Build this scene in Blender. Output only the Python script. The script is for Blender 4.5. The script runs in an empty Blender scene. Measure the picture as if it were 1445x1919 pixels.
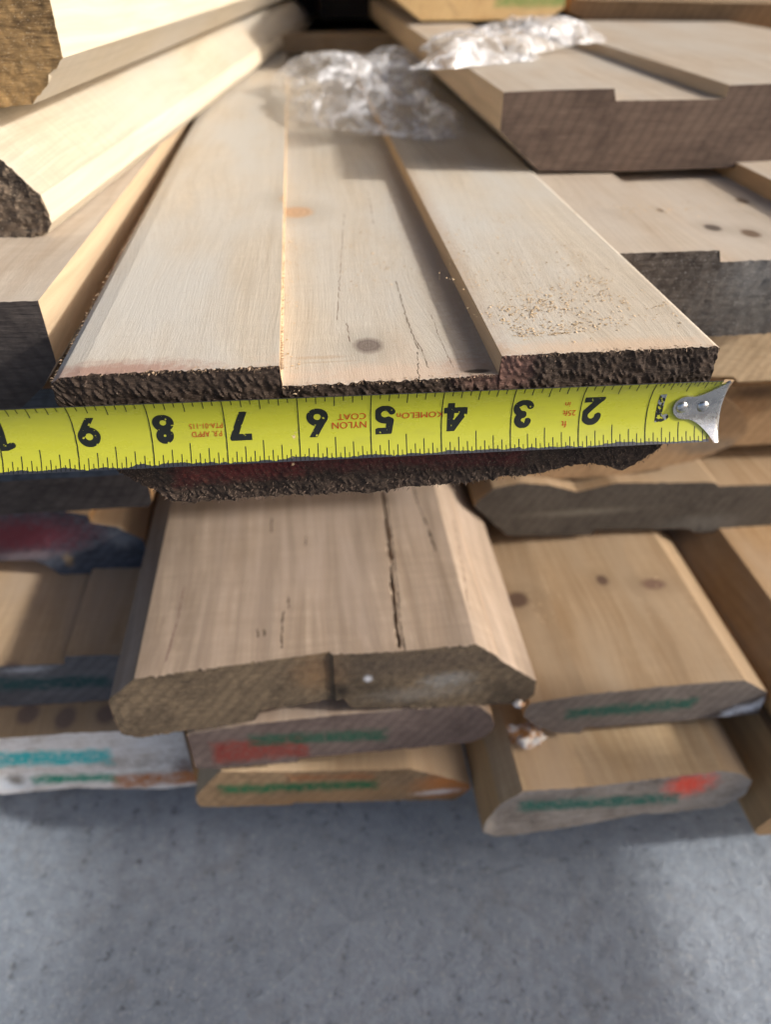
import bpy, bmesh, math, random
import numpy as np
from mathutils import noise, Vector, Matrix

R = math.radians
IN = 0.0254
C = bpy.context.scene.collection
S = bpy.context.scene

# ------------------------------------------------------------------ camera, sky, sun, exposure
HC = 20.0                       # camera height above the floor, inches
CAMY = -8.87
FPX = 1396.0
PITCH = math.atan2(1065, 1396)
YAW = R(5.82)

cam_d = bpy.data.cameras.new('camera')
cam = bpy.data.objects.new('camera', cam_d)
C.objects.link(cam)
cam.location = (0, CAMY * IN, HC * IN)
cam.rotation_euler = (R(90) - PITCH, 0, -YAW)
cam_d.sensor_fit = 'VERTICAL'
cam_d.sensor_height = 36
cam_d.lens = 36 * FPX / 1919
cam_d.clip_start = 0.005
cam_d.clip_end = 200
cam_d.dof.use_dof = True
cam_d.dof.focus_distance = 10.25 * IN
cam_d.dof.aperture_fstop = 7.4
S.camera = cam

SUN_EL, SUN_AZ = 27.5, 106.0    # azimuth clockwise from +Y
w = bpy.data.worlds.new('World')
S.world = w
w.use_nodes = True
nt = w.node_tree
sky = nt.nodes.new('ShaderNodeTexSky')
sky.sky_type = 'NISHITA'
sky.sun_disc = False
sky.sun_elevation = R(SUN_EL)
sky.sun_rotation = R(SUN_AZ)
sky.air_density = 0.7
sky.dust_density = 5.0
nt.links.new(sky.outputs[0], nt.nodes['Background'].inputs[0])
nt.nodes['Background'].inputs[1].default_value = 0.15

sl = bpy.data.lights.new('sun', 'SUN')
sl.energy = 2.7
sl.angle = R(2.6)
sl.color = (1.0, 0.96, 0.90)
so = bpy.data.objects.new('sun', sl)
C.objects.link(so)
az, el = R(SUN_AZ), R(SUN_EL)
sdir = Vector((math.sin(az) * math.cos(el), math.cos(az) * math.cos(el), math.sin(el)))
so.rotation_euler = sdir.to_track_quat('Z', 'Y').to_euler()
so.location = sdir * 4

S.view_settings.view_transform = 'Standard'
S.view_settings.look = 'None'
S.view_settings.exposure = 0.6
S.view_settings.gamma = 1
S.cycles.use_denoising = True
S.cycles.max_bounces = 8
S.cycles.transparent_max_bounces = 16

# ------------------------------------------------------------------ geometry helpers (inches)
sp_, cp_ = math.sin(PITCH), math.cos(PITCH)


def ray(px, py):
    x = (px - 722.5) / FPX
    y = (959.5 - py) / FPX
    f = y * sp_ + cp_
    u = y * cp_ - sp_
    return (x * math.cos(YAW) + f * math.sin(YAW), -x * math.sin(YAW) + f * math.cos(YAW), u)


def E(px, py, Y):
    """point of the vertical plane Y -> (X, Z) in inches above the floor"""
    a = ray(px, py)
    t = (Y - CAMY) / a[1]
    return (a[0] * t, a[2] * t + HC)


def H(px, py, Z):
    """point of the level plane Z -> (X, Y) in inches"""
    a = ray(px, py)
    t = (Z - HC) / a[2]
    return (a[0] * t, CAMY + a[1] * t)


def EL(Y, pts):
    return [E(x, y, Y) for x, y in pts]


def interp(pts, xs):
    return np.interp(xs, [p[0] for p in pts], [p[1] for p in pts])


# ------------------------------------------------------------------ materials
class NT:
    def __init__(self, name):
        self.m = bpy.data.materials.new(name)
        self.m.use_nodes = True
        self.t = self.m.node_tree
        self.b = self.t.nodes['Principled BSDF']
        self.out = self.t.nodes['Material Output']

    def n(self, typ, **kw):
        nd = self.t.nodes.new(typ)
        for k, v in kw.items():
            setattr(nd, k, v)
        return nd

    def l(self, a, b):
        self.t.links.new(a, b)

    def pin(self):
        if not hasattr(self, '_p'):
            a = self.n('ShaderNodeAttribute', attribute_name='pin')
            self._p = a.outputs['Vector']
        return self._p

    def map(self, scale=(1, 1, 1), rot=(0, 0, 0), loc=(0, 0, 0), src=None):
        mp = self.n('ShaderNodeMapping')
        mp.inputs['Scale'].default_value = scale
        mp.inputs['Rotation'].default_value = rot
        mp.inputs['Location'].default_value = loc
        self.l(src or self.pin(), mp.inputs['Vector'])
        return mp.outputs[0]

    def noise(self, vec, scale, detail=4, rough=0.6, dist=0.0):
        nd = self.n('ShaderNodeTexNoise')
        nd.inputs['Scale'].default_value = scale
        nd.inputs['Detail'].default_value = detail
        nd.inputs['Roughness'].default_value = rough
        nd.inputs['Distortion'].default_value = dist
        self.l(vec, nd.inputs['Vector'])
        return nd.outputs['Fac']

    def ramp(self, fac, stops):
        nd = self.n('ShaderNodeValToRGB')
        e = nd.color_ramp.elements
        while len(e) < len(stops):
            e.new(0.5)
        for i, (p, c) in enumerate(stops):
            e[i].position = p
            if not isinstance(c, (tuple, list)):
                c = (c, c, c)
            e[i].color = (*c, 1) if len(c) == 3 else c
        self.l(fac, nd.inputs[0])
        return nd.outputs[0]

    def mix(self, fac, a, b, mode='MIX'):
        nd = self.n('ShaderNodeMix', data_type='RGBA', blend_type=mode)
        nd.clamp_factor = True
        for v, i in ((fac, 0), (a, 6), (b, 7)):
            if isinstance(v, (int, float)):
                nd.inputs[i].default_value = v
            elif isinstance(v, tuple):
                nd.inputs[i].default_value = (*v, 1)
            else:
                self.l(v, nd.inputs[i])
        return nd.outputs[2]

    def math(self, op, a, b=0.0, c=0.0, clamp=False):
        nd = self.n('ShaderNodeMath', operation=op, use_clamp=clamp)
        for v, i in ((a, 0), (b, 1), (c, 2)):
            if isinstance(v, (int, float)):
                nd.inputs[i].default_value = v
            else:
                self.l(v, nd.inputs[i])
        return nd.outputs[0]

    def bump(self, h, strength, dist):
        nd = self.n('ShaderNodeBump')
        nd.inputs['Strength'].default_value = strength
        nd.inputs['Distance'].default_value = dist * IN
        self.l(h, nd.inputs['Height'])
        self.l(nd.outputs[0], self.b.inputs['Normal'])
        return nd

    def spot(self, c, r, axes=(0, 1), soft=0.35, rough=0.25, rot=0.0):
        """soft-edged ellipse mask round c (inches) in the two given axes of 'pin'"""
        sep = self.n('ShaderNodeSeparateXYZ')
        self.l(self.pin(), sep.inputs[0])
        a = self.math('SUBTRACT', sep.outputs[axes[0]], c[0])
        b = self.math('SUBTRACT', sep.outputs[axes[1]], c[1])
        if rot:
            cs, sn = math.cos(rot), math.sin(rot)
            a2 = self.math('ADD', self.math('MULTIPLY', a, cs), self.math('MULTIPLY', b, sn))
            b2 = self.math('SUBTRACT', self.math('MULTIPLY', b, cs), self.math('MULTIPLY', a, sn))
            a, b = a2, b2
        a = self.math('DIVIDE', a, r[0])
        b = self.math('DIVIDE', b, r[1])
        d = self.math('SQRT', self.math('ADD', self.math('MULTIPLY', a, a), self.math('MULTIPLY', b, b)))
        nz = self.math('MULTIPLY', self.math('SUBTRACT', self.noise(self.pin(), 9.0, 5), 0.5), rough * 4)
        d = self.math('ADD', d, nz)
        mr = self.n('ShaderNodeMapRange')
        mr.inputs[1].default_value = 1 - soft
        mr.inputs[2].default_value = 1 + soft
        mr.inputs[3].default_value = 1
        mr.inputs[4].default_value = 0
        self.l(d, mr.inputs[0])
        return mr.outputs[0], d

    def line(self, pts, w, wob=0.05, gap=0.35):
        """hairline split along Y through pts (inches); breaks up along its length"""
        sep = self.n('ShaderNodeSeparateXYZ')
        self.l(self.pin(), sep.inputs[0])
        X, Yy = sep.outputs[0], sep.outputs[1]
        nz = self.noise(self.map((0.4, 7, 0.4), loc=(pts[0][0], 0, 0)), 1.0, 5, 0.7)
        X = self.math('ADD', X, self.math('MULTIPLY', self.math('SUBTRACT', nz, 0.5), wob * 2))
        br = self.noise(self.map((0.2, 5, 0.2), loc=(pts[0][0] * 3, 2, 0)), 1.0, 4, 0.7)
        ww = self.math('MULTIPLY', self.math('SUBTRACT', br, gap, clamp=True), w / (0.62 - gap))
        tot = None
        for (xa, ya), (xb, yb) in zip(pts, pts[1:]):
            if yb < ya:
                xa, ya, xb, yb = xb, yb, xa, ya
            k = (xb - xa) / (yb - ya)
            d = self.math('ABSOLUTE', self.math('SUBTRACT', X, self.math('MULTIPLY_ADD', Yy, k, xa - k * ya)))
            m = self.math('LESS_THAN', d, ww)
            m = self.math('MULTIPLY', m, self.math('MULTIPLY', self.math('GREATER_THAN', Yy, ya), self.math('LESS_THAN', Yy, yb)))
            tot = m if tot is None else self.math('MAXIMUM', tot, m)
        return tot

    def band(self, x0, x1, z0, z1, slope=0.0, soft=0.08, rough=0.12, axes=(0, 2)):
        """soft rectangle in X and Z (inches), z tilted by slope with x"""
        sep = self.n('ShaderNodeSeparateXYZ')
        self.l(self.pin(), sep.inputs[0])
        X, Z = sep.outputs[axes[0]], sep.outputs[axes[1]]
        cx, hx = (x0 + x1) / 2, abs(x1 - x0) / 2
        cz, hz = (z0 + z1) / 2, abs(z1 - z0) / 2
        dx = self.math('SUBTRACT', X, cx)
        dz = self.math('SUBTRACT', self.math('SUBTRACT', Z, cz), self.math('MULTIPLY', dx, slope))
        ax = self.math('SUBTRACT', self.math('ABSOLUTE', dx), hx)
        azz = self.math('SUBTRACT', self.math('ABSOLUTE', dz), hz)
        d = self.math('MAXIMUM', ax, azz)
        nz = self.math('MULTIPLY', self.math('SUBTRACT', self.noise(self.map((1, 1, 2.2)), 2.3, 6, 0.72), 0.5), rough * 3.6)
        d = self.math('ADD', d, nz)
        mr = self.n('ShaderNodeMapRange')
        mr.inputs[1].default_value = -soft
        mr.inputs[2].default_value = soft
        mr.inputs[3].default_value = 1
        mr.inputs[4].default_value = 0
        self.l(d, mr.inputs[0])
        return mr.outputs[0]


def wood(name, base, dark, grey=None, seed=0, knots_shade=(), grain=1.0, sawmark=0.25, stains_shade=(), streak=0.0, speck=0.0, rough=0.62, edge=(0.56, 0.34, 0.15), lines=()):
    """planed or sawn softwood; grain along Y. knots: (x, y, rx, ry[, colour])"""
    M = NT(name)
    o = (seed * 3.17, seed * 7.31, seed * 1.93)
    warp = M.n('ShaderNodeTexNoise')
    warp.inputs['Scale'].default_value = 0.35
    warp.inputs['Detail'].default_value = 2
    M.l(M.map((1, 0.25, 1), loc=o), warp.inputs['Vector'])
    va = M.n('ShaderNodeVectorMath', operation='MULTIPLY_ADD')
    M.l(warp.outputs['Color'], va.inputs[0])
    va.inputs[1].default_value = (1.6, 0.0, 1.6)
    M.l(M.pin(), va.inputs[2])
    g = va.outputs[0]
    fibre = M.noise(M.map((26, 0.8, 26), loc=o, src=g), 1.0, 6, 0.7)
    rings = M.noise(M.map((5.0, 0.10, 5.0), loc=o, src=g), 1.0, 3, 0.55)
    wv = M.n('ShaderNodeTexWave', wave_type='BANDS', bands_direction='X', wave_profile='SAW')
    wv.inputs['Scale'].default_value = 1.35
    wv.inputs['Distortion'].default_value = 2.2
    wv.inputs['Detail'].default_value = 2
    wv.inputs['Detail Scale'].default_value = 0.6
    M.l(M.map((1, 0.05, 1), loc=o, src=g), wv.inputs['Vector'])
    big = M.noise(M.map((0.55, 0.16, 0.55), loc=o), 1.0, 4, 0.6)
    saw = M.noise(M.map((0.5, 4.2, 0.5), loc=o, rot=(0, 0, 0.06), src=g), 1.0, 5, 0.7)
    fine = M.noise(M.pin(), 55, 3, 0.7)
    col = M.mix(M.ramp(rings, [(0.36, 0.0), (0.66, 1.0)]), base, dark)
    col = M.mix(M.math('MULTIPLY', M.ramp(wv.outputs['Fac'], [(0.72, 0.0), (0.97, 1.0)]), 0.30 * grain), col, tuple(c * 0.72 for c in dark))
    col = M.mix(M.math('MULTIPLY', M.ramp(fibre, [(0.40, 1.0), (0.62, 0.0)]), 0.30 * grain), col, tuple(c * 0.62 for c in dark))
    col = M.mix(M.math('MULTIPLY', M.ramp(saw, [(0.42, 1.0), (0.62, 0.0)]), sawmark), col, tuple(c * 0.70 for c in dark))
    if grey:
        col = M.mix(M.ramp(big, [(0.40, 0.0), (0.68, 0.85)]), col, grey)
    if streak:
        st = M.noise(M.map((2.2, 0.05, 2.2), loc=(o[1], 0, o[0]), src=g), 1.0, 5, 0.65)
        col = M.mix(M.math('MULTIPLY', M.ramp(st, [(0.42, 0.0), (0.62, 1.0)]), streak), col, tuple(c * 0.45 for c in dark))
    col = M.mix(M.math('MULTIPLY', M.ramp(fine, [(0.35, 1.0), (0.5, 0.0)]), 0.18), col, tuple(c * 0.6 for c in dark))
    if speck:
        sk = M.noise(M.map((3.2, 5.5, 3.2), loc=o), 2.4, 6, 0.78)
        col = M.mix(M.math('MULTIPLY', M.ramp(sk, [(0.58, 0.0), (0.66, 1.0)]), speck), col, (0.30, 0.19, 0.10))
    for s in stains_shade:
        (x0, x1, y0, y1), sc, amt = s[:3]
        mk, _ = M.spot(((x0 + x1) / 2, (y0 + y1) / 2), ((x1 - x0) / 2, (y1 - y0) / 2), soft=0.5, rough=0.4)
        col = M.mix(M.math('MULTIPLY', mk, amt), col, sc)
    for k in knots_shade:
        kc = k[4] if len(k) > 4 else (0.10, 0.060, 0.035)
        halo, d = M.spot((k[0], k[1]), (k[2] * 1.9, k[3] * 1.9), soft=0.6, rough=0.08)
        col = M.mix(M.math('MULTIPLY', halo, 0.40), col, tuple(c * 0.55 for c in dark))
        core, d2 = M.spot((k[0], k[1]), (k[2], k[3]), soft=0.25, rough=0.10)
        ringk = M.math('SINE', M.math('MULTIPLY', d2, 16.0))
        kk = M.mix(M.math('MULTIPLY', M.math('ADD', ringk, 1.0), 0.16), kc, tuple(c * 1.9 for c in kc))
        col = M.mix(M.math('MULTIPLY', core, 0.85), col, kk)
    for (pl, wd, cc) in lines:
        col = M.mix(M.math('MULTIPLY', M.line(pl, wd), 0.9), col, cc)
    if edge:
        gn = M.n('ShaderNodeNewGeometry')
        sx = M.n('ShaderNodeSeparateXYZ')
        M.l(gn.outputs['True Normal'], sx.inputs[0])
        side = M.ramp(M.math('ABSOLUTE', sx.outputs[0]), [(0.80, 0.0), (0.90, 1.0)])
        ec = M.mix(M.ramp(rings, [(0.36, 0.0), (0.66, 1.0)]), edge, tuple(c * 0.8 for c in edge))
        col = M.mix(M.math('MULTIPLY', side, 0.85), col, ec)  # side faces tinted: fresher sawn edges, plus warm bounced light put into the colour
    M.l(col, M.b.inputs['Base Color'])
    M.b.inputs['Roughness'].default_value = rough
    M.b.inputs['Specular IOR Level'].default_value = 0.28
    h = M.math('ADD', M.math('MULTIPLY', fibre, 0.6), M.math('MULTIPLY', fine, 0.35))
    h = M.math('ADD', h, M.math('MULTIPLY', saw, 0.8 * sawmark))
    M.bump(h, 0.55, 0.02)
    return M.m


def endgrain(name, dark, light, seed=0, amount=0.5, ang=0.6, paints=(), fleck=None, bump=0.05, scale=1.0, rings=0.25, washes=()):
    """sawn end of a board; coordinates X, Z. paints: (x0,x1,z0,z1,slope,colour,opacity)"""
    M = NT(name)
    o = (seed * 5.1, 0, seed * 2.7)
    v = M.map((1.5 * scale, 1, 12 * scale), rot=(0, ang, 0), loc=o)
    st = M.noise(v, 1.0, 6, 0.68, 0.5)
    st2 = M.noise(M.map((3.5 * scale, 1, 34 * scale), rot=(0, ang, 0), loc=o), 1.0, 4, 0.6)
    cl = M.noise(M.map((9 * scale, 1, 9 * scale), loc=o), 1.0, 5, 0.66)
    big = M.noise(M.map((0.8, 1, 0.8), loc=o), 1.0, 5, 0.66)
    vor = M.n('ShaderNodeTexVoronoi')
    vor.inputs['Scale'].default_value = 1.0
    M.l(M.map((7 * scale, 1, 26 * scale), rot=(0, ang, 0), loc=o), vor.inputs['Vector'])
    f = M.math('ADD', M.math('MULTIPLY', st, 0.5), M.math('ADD', M.math('MULTIPLY', cl, 0.22), M.math('MULTIPLY', st2, 0.28)))
    col = M.mix(M.ramp(f, [(0.41, 0.0), (0.61, 1.0)]), dark, tuple(d * (1 - amount) + l * amount for d, l in zip(dark, light)))
    col = M.mix(M.math('MULTIPLY', M.ramp(big, [(0.44, 0.0), (0.62, 1.0)]), 0.65 * amount), col, light)
    col = M.mix(M.math('MULTIPLY', M.ramp(big, [(0.30, 1.0), (0.45, 0.0)]), 0.6), col, tuple(d * 0.6 for d in dark))
    col = M.mix(M.math('MULTIPLY', M.ramp(vor.outputs['Distance'], [(0.30, 0.0), (0.85, 1.0)]), 0.40 if scale > 1.5 else 0.10), col, tuple(d * 0.35 for d in dark))
    if rings:
        wv = M.n('ShaderNodeTexWave', wave_type='RINGS', rings_direction='Y')
        wv.inputs['Scale'].default_value = 1.2
        wv.inputs['Distortion'].default_value = 2.5
        wv.inputs['Detail'].default_value = 3
        M.l(M.map((1, 1, 1), loc=(seed * 1.3 + 2, 0, -8 - seed)), wv.inputs['Vector'])
        col = M.mix(M.math('MULTIPLY', M.ramp(wv.outputs['Fac'], [(0.55, 0), (0.9, 1)]), rings), col, tuple(d * 0.5 for d in dark))
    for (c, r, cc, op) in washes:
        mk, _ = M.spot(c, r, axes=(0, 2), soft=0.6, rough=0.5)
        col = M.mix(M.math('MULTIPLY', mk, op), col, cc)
    for (x0, x1, z0, z1, sl_, pc, op) in paints:
        mk = M.band(x0, x1, z0, z1, sl_, soft=0.10, rough=0.15)
        br = M.math('MULTIPLY', M.ramp(cl, [(0.36, 0.35), (0.50, 1.0)]), M.ramp(M.noise(M.map((2.2, 1, 5.0), loc=(x0, 0, z0)), 1.0, 5, 0.7), [(0.36, 0.50), (0.46, 1.0)]))
        col = M.mix(M.math('MULTIPLY', M.math('MULTIPLY', mk, br), op), col, pc)
    if fleck:
        fl = M.noise(M.map((30 * scale, 1, 44 * scale), rot=(0, ang, 0), loc=o), 1.0, 2, 0.5)
        col = M.mix(M.ramp(fl, [(0.64, 0.0), (0.70, 0.8)]), col, fleck)
    M.l(col, M.b.inputs['Base Color'])
    M.b.inputs['Roughness'].default_value = 0.78
    M.b.inputs['Specular IOR Level'].default_value = 0.25
    h = M.math('ADD', M.math('MULTIPLY', st, 0.6), M.math('ADD', M.math('MULTIPLY', cl, 0.25), M.math('MULTIPLY', st2, 0.45)))
    h = M.math('ADD', h, M.math('MULTIPLY', vor.outputs['Distance'], -0.25 if scale > 1.5 else -0.05))
    M.bump(h, 0.9, bump)
    return M.m


def plain(name, col, rough=0.6, metallic=0.0, spec=0.3, var=0.0, vscale=8.0):
    M = NT(name)
    M.b.inputs['Roughness'].default_value = rough
    M.b.inputs['Metallic'].default_value = metallic
    M.b.inputs['Specular IOR Level'].default_value = spec
    if var:
        nz = M.noise(M.pin(), vscale, 5, 0.7)
        c = M.mix(M.ramp(nz, [(0.35, 0.0), (0.65, 1.0)]), tuple(x * (1 - var) for x in col), tuple(min(1, x * (1 + var)) for x in col))
        M.l(c, M.b.inputs['Base Color'])
    else:
        M.b.inputs['Base Color'].default_value = (*col, 1)
    return M.m


# ------------------------------------------------------------------ mesh helpers
def mesh_obj(name, verts, faces, mat, parent=None, origin=(0, 0, 0), smooth=None, pins=None, rotz=0.0):
    """verts in inches, world; origin in inches becomes the object's origin"""
    ox, oy, oz = origin
    me = bpy.data.meshes.new(name)
    V = np.asarray(verts, dtype=float)
    P = V if pins is None else np.asarray(pins, dtype=float)
    me.from_pydata(((V - np.array(origin)) * IN).tolist(), [], faces)
    at = me.attributes.new('pin', 'FLOAT_VECTOR', 'POINT')
    at.data.foreach_set('vector', P.astype(np.float32).ravel())
    if mat:
        me.materials.append(mat)
    if smooth is not None:
        me.shade_smooth()
        if smooth > 0:
            me.set_sharp_from_angle(angle=R(smooth))
    o = bpy.data.objects.new(name, me)
    C.objects.link(o)
    if parent:
        o.parent = parent
    else:
        o.location = (ox * IN, oy * IN, oz * IN)
        o.rotation_euler = (0, 0, rotz)
    return o


def tag(o, label=None, cat=None, group=None, kind=None):
    if label:
        o['label'] = label
    if cat:
        o['category'] = cat
    if group:
        o['group'] = group
    if kind:
        o['kind'] = kind
    return o


def board(label, top, bot, Y, length, wmat, emat, yaw=0.0, dx=0.12, nz=14, ny=26, yslope=0.0, yoff=None,
          relief=0.02, rag=0.02, cell=(9, 14), ang=0.7, seed=0, group='boards of the lumber stack', cracks=(), lmin=0.25,
          chunky=False, name='board', power=2.2):
    """a board with the end section top(x)/bot(x) at Y, running back along +Y; the end face is a child"""
    xs = set()
    x0, x1 = max(top[0][0], bot[0][0]), min(top[-1][0], bot[-1][0])
    for p in list(top) + list(bot):
        if x0 <= p[0] <= x1:
            xs.add(round(p[0], 4))
    n = max(4, int((x1 - x0) / dx))
    for i in range(n + 1):
        xs.add(round(x0 + (x1 - x0) * i / n, 4))
    xs = sorted(xs)
    keep = [xs[0]]
    bp = {round(p[0], 4) for p in list(top) + list(bot)}
    for x in xs[1:]:
        if x - keep[-1] < dx * 0.3 and x not in bp and x != xs[-1]:
            continue
        keep.append(x)
    xs = np.array(keep)
    zt, zb = interp(top, xs), interp(bot, xs)
    zt = np.maximum(zt, zb + 0.004)
    nx = len(xs)
    # end face grid, with relief
    V, Pn = [], []
    ca, sa = math.cos(ang), math.sin(ang)
    for i in range(nx):
        for k in range(nz + 1):
            t = k / nz
            x, z = xs[i], zb[i] + (zt[i] - zb[i]) * t
            a, b = x * ca + z * sa, -x * sa + z * ca
            q = Vector((a * cell[0] * 0.55, seed * 3.3, b * cell[1]))
            q2 = Vector((x * cell[0] * 1.6 + 40, seed, z * cell[0] * 1.6))
            if chunky:
                d = noise.voronoi(q)[0]
                y = relief * (1.7 * (d[1] - d[0]) - 0.5) + relief * 0.7 * noise.noise(q2) + relief * 1.3 * noise.noise(q2 * 0.22)
            else:
                y = relief * 0.8 * noise.noise(q) + relief * 0.6 * noise.noise(q2)
            y = -y
            edge = (k == 0 or k == nz)
            zz = z
            rm = max(0.12, min(2.2, 0.55 + 2.6 * noise.noise(Vector((x * 1.3, 17.0 + k, seed)))))
            if k == 0:
                zz = z + rm * rag * (noise.noise(Vector((x * 7, 3.1 + seed, 0))) + 0.8 * noise.noise(Vector((x * 19, 9.7 + seed, 0))))
                y += rag * 0.8 * noise.noise(Vector((x * 15, 5.5, 1)))
            elif k == nz:
                zz = z + rm * rag * 0.35 * noise.noise(Vector((x * 14, 6.2 + seed, 0)))
                y += rm * rag * 1.6 * (noise.noise(Vector((x * 9, 2.2 + seed, 4))) + 0.7 * noise.noise(Vector((x * 23, 8, 4))))
            yo = yslope * (x - x0) + (yoff(x) if yoff else 0.0)
            V.append((x, Y + yo + y, zz))
            Pn.append((x, Y + yo, z))
    idx = lambda i, k: i * (nz + 1) + k
    F = []
    for i in range(nx - 1):
        for k in range(nz):
            F.append((idx(i, k), idx(i + 1, k), idx(i + 1, k + 1), idx(i, k + 1)))
    org = ((x0 + x1) / 2, Y, min(zb))
    # body
    ring = [(i, nz) for i in range(nx)] + [(nx - 1, k) for k in range(nz - 1, -1, -1)] + \
           [(i, 0) for i in range(nx - 2, -1, -1)] + [(0, k) for k in range(1, nz)]
    nr = len(ring)
    base = [V[idx(i, k)] for i, k in ring]
    clean = [(xs[i], Y + yslope * (xs[i] - x0) + (yoff(xs[i]) if yoff else 0.0), zb[i] + (zt[i] - zb[i]) * k / nz) for i, k in ring]
    BV = list(base)
    ys = [lmin * 0.4 + (length - lmin * 0.4) * (j / ny) ** power for j in range(ny + 1)]
    for j, y in enumerate(ys):
        for r, (cx, cy, cz) in enumerate(clean):
            yy = cy + (Y + y - cy) * min(1.0, (j + 1) / 4) if False else max(cy + 0.02, Y + y + (cy - Y) * max(0, 1 - j / 4))
            zz = cz
            if r < nx:
                for (pl, wd, dp) in cracks:
                    yc = [p[1] for p in pl]
                    if min(yc) <= yy <= max(yc):
                        xc = np.interp(yy, yc, [p[0] for p in pl]) + 0.035 * noise.noise(Vector((0, yy * 5, 2))) + 0.02 * noise.noise(Vector((3, yy * 17, 2)))
                        wv = wd * max(0.0, 0.62 + 1.1 * noise.noise(Vector((7, yy * 2.6, 1))) + 0.5 * noise.noise(Vector((7, yy * 9, 4))))
                        dd = abs(cx - xc)
                        if dd < wv and wv > 0:
                            zz -= dp * (1 - dd / wv)
            BV.append((cx, yy, zz))
    BF = []
    for j in range(len(ys)):
        for r in range(nr):
            r2 = (r + 1) % nr
            BF.append((j * nr + r2, j * nr + r, (j + 1) * nr + r, (j + 1) * nr + r2))
    BF.append(tuple(range(len(ys) * nr, (len(ys) + 1) * nr)))
    o = mesh_obj(name, BV, BF, wmat, None, org, 28, rotz=-R(yaw))
    tag(o, label, 'board', group)
    e = mesh_obj('end_face', V, F, emat, o, org, (0 if not chunky else None) or 40)
    return o


def ext(pts, l=None, r=None):
    return pts


GROUND = []
# ------------------------------------------------------------------ the setting
def floor():
    M = NT('concrete')
    p = M.pin()
    a = M.noise(p, 0.16, 6, 0.62)
    b = M.noise(p, 1.9, 7, 0.74)
    c = M.noise(p, 9.0, 4, 0.75)
    col = M.mix(M.ramp(a, [(0.35, 0.0), (0.68, 1.0)]), (0.235, 0.278, 0.335), (0.325, 0.372, 0.435))
    col = M.mix(M.math('MULTIPLY', M.ramp(b, [(0.36, 1.0), (0.58, 0.0)]), 0.60), col, (0.18, 0.205, 0.24))
    col = M.mix(M.math('MULTIPLY', M.ramp(c, [(0.56, 0.0), (0.68, 1.0)]), 0.6), col, (0.52, 0.52, 0.51))
    d = M.noise(p, 2.6, 6, 0.8)
    col = M.mix(M.math('MULTIPLY', M.ramp(d, [(0.34, 1.0), (0.44, 0.0)]), 0.8), col, (0.06, 0.066, 0.078))
    col = M.mix(M.math('MULTIPLY', M.ramp(d, [(0.58, 0.0), (0.68, 1.0)]), 0.6), col, (0.44, 0.45, 0.47))
    st = M.noise(p, 0.45, 5, 0.7, 1.5)
    col = M.mix(M.math('MULTIPLY', M.ramp(st, [(0.55, 0.0), (0.66, 1.0)]), 0.3), col, (0.20, 0.195, 0.19))
    col = M.mix(M.math('MULTIPLY', M.ramp(c, [(0.26, 1.0), (0.38, 0.0)]), 0.6), col, (0.06, 0.06, 0.062))
    M.l(col, M.b.inputs['Base Color'])
    M.b.inputs['Roughness'].default_value = 0.85
    M.bump(M.math('ADD', M.math('MULTIPLY', b, 0.7), M.math('ADD', M.math('MULTIPLY', c, 0.4), M.math('MULTIPLY', d, 0.7))), 0.9, 0.10)
    V = [(-1500, -1500, 0), (1500, -1500, 0), (1500, 1500, 0), (-1500, 1500, 0)]
    o = mesh_obj('floor', V, [(0, 1, 2, 3)], M.m)
    tag(o, kind='structure')


floor()

# ------------------------------------------------------------------ woods
PALE = (0.59, 0.525, 0.43)
PDARK = (0.52, 0.45, 0.355)
PGREY = (0.52, 0.505, 0.465)
TAN = (0.38, 0.275, 0.17)
TAND = (0.29, 0.195, 0.11)

AT = HC - 4.33                       # top of the measured board
kA = H(690, 648, AT - 0.29)
kA2 = H(557, 398, AT - 0.29)
gA = lambda x, y: H(x, y, AT - 0.285)
DK = (0.05, 0.035, 0.025)
LA = [([(gA(784, 716)[0], -0.1), gA(784, 690), gA(782, 660)], 0.022, DK), ([gA(784, 655), gA(762, 597), gA(742, 527)], 0.013, (0.12, 0.085, 0.06)),
      ([gA(803, 690), gA(790, 655), gA(774, 628)], 0.012, (0.12, 0.085, 0.06)), ([gA(850, 690), gA(826, 640), gA(808, 590)], 0.008, (0.16, 0.11, 0.08)),
      ([gA(655, 640), gA(650, 605)], 0.010, (0.16, 0.11, 0.08)), ([gA(632, 600), gA(640, 470), gA(645, 400)], 0.010, (0.2, 0.14, 0.10)), ([gA(700, 420), gA(690, 360)], 0.012, (0.2, 0.14, 0.10))]
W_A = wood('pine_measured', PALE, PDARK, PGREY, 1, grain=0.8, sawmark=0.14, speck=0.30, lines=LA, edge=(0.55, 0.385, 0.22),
           knots_shade=[(kA[0], kA[1], 0.20, 0.24, (0.13, 0.10, 0.085)), (kA2[0], kA2[1], 0.34, 0.4, (0.42, 0.27, 0.16)), (2.18, 0.14, 0.17, 0.06, (0.02, 0.013, 0.01))],  # last entry paints the darkness of a hole at the groove's end
           stains_shade=[((-3.6, -1.5, -0.2, 0.32), (0.33, 0.18, 0.14), 0.75), ((-0.3, 2.2, -0.1, 0.5), (0.62, 0.44, 0.32), 0.5),
                   ((2.4, 5.6, -0.1, 0.35), (0.62, 0.42, 0.27), 0.45), ((1.7, 2.5, -0.1, 0.6), (0.30, 0.17, 0.12), 0.35), ((1.95, 2.6, -2, 14), (0.34, 0.23, 0.15), 0.5), ((-0.35, 0.45, 0.75, 0.86), (0.42, 0.30, 0.20), 0.5), ((-0.3, 0.5, 0.62, 0.67), (0.42, 0.30, 0.20), 0.4), ((0.9, 1.5, 0.15, 1.4), (0.55, 0.44, 0.34), 0.35)])  # long groove-wall strip: some dirt, mostly the groove's shade put into the colour
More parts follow.
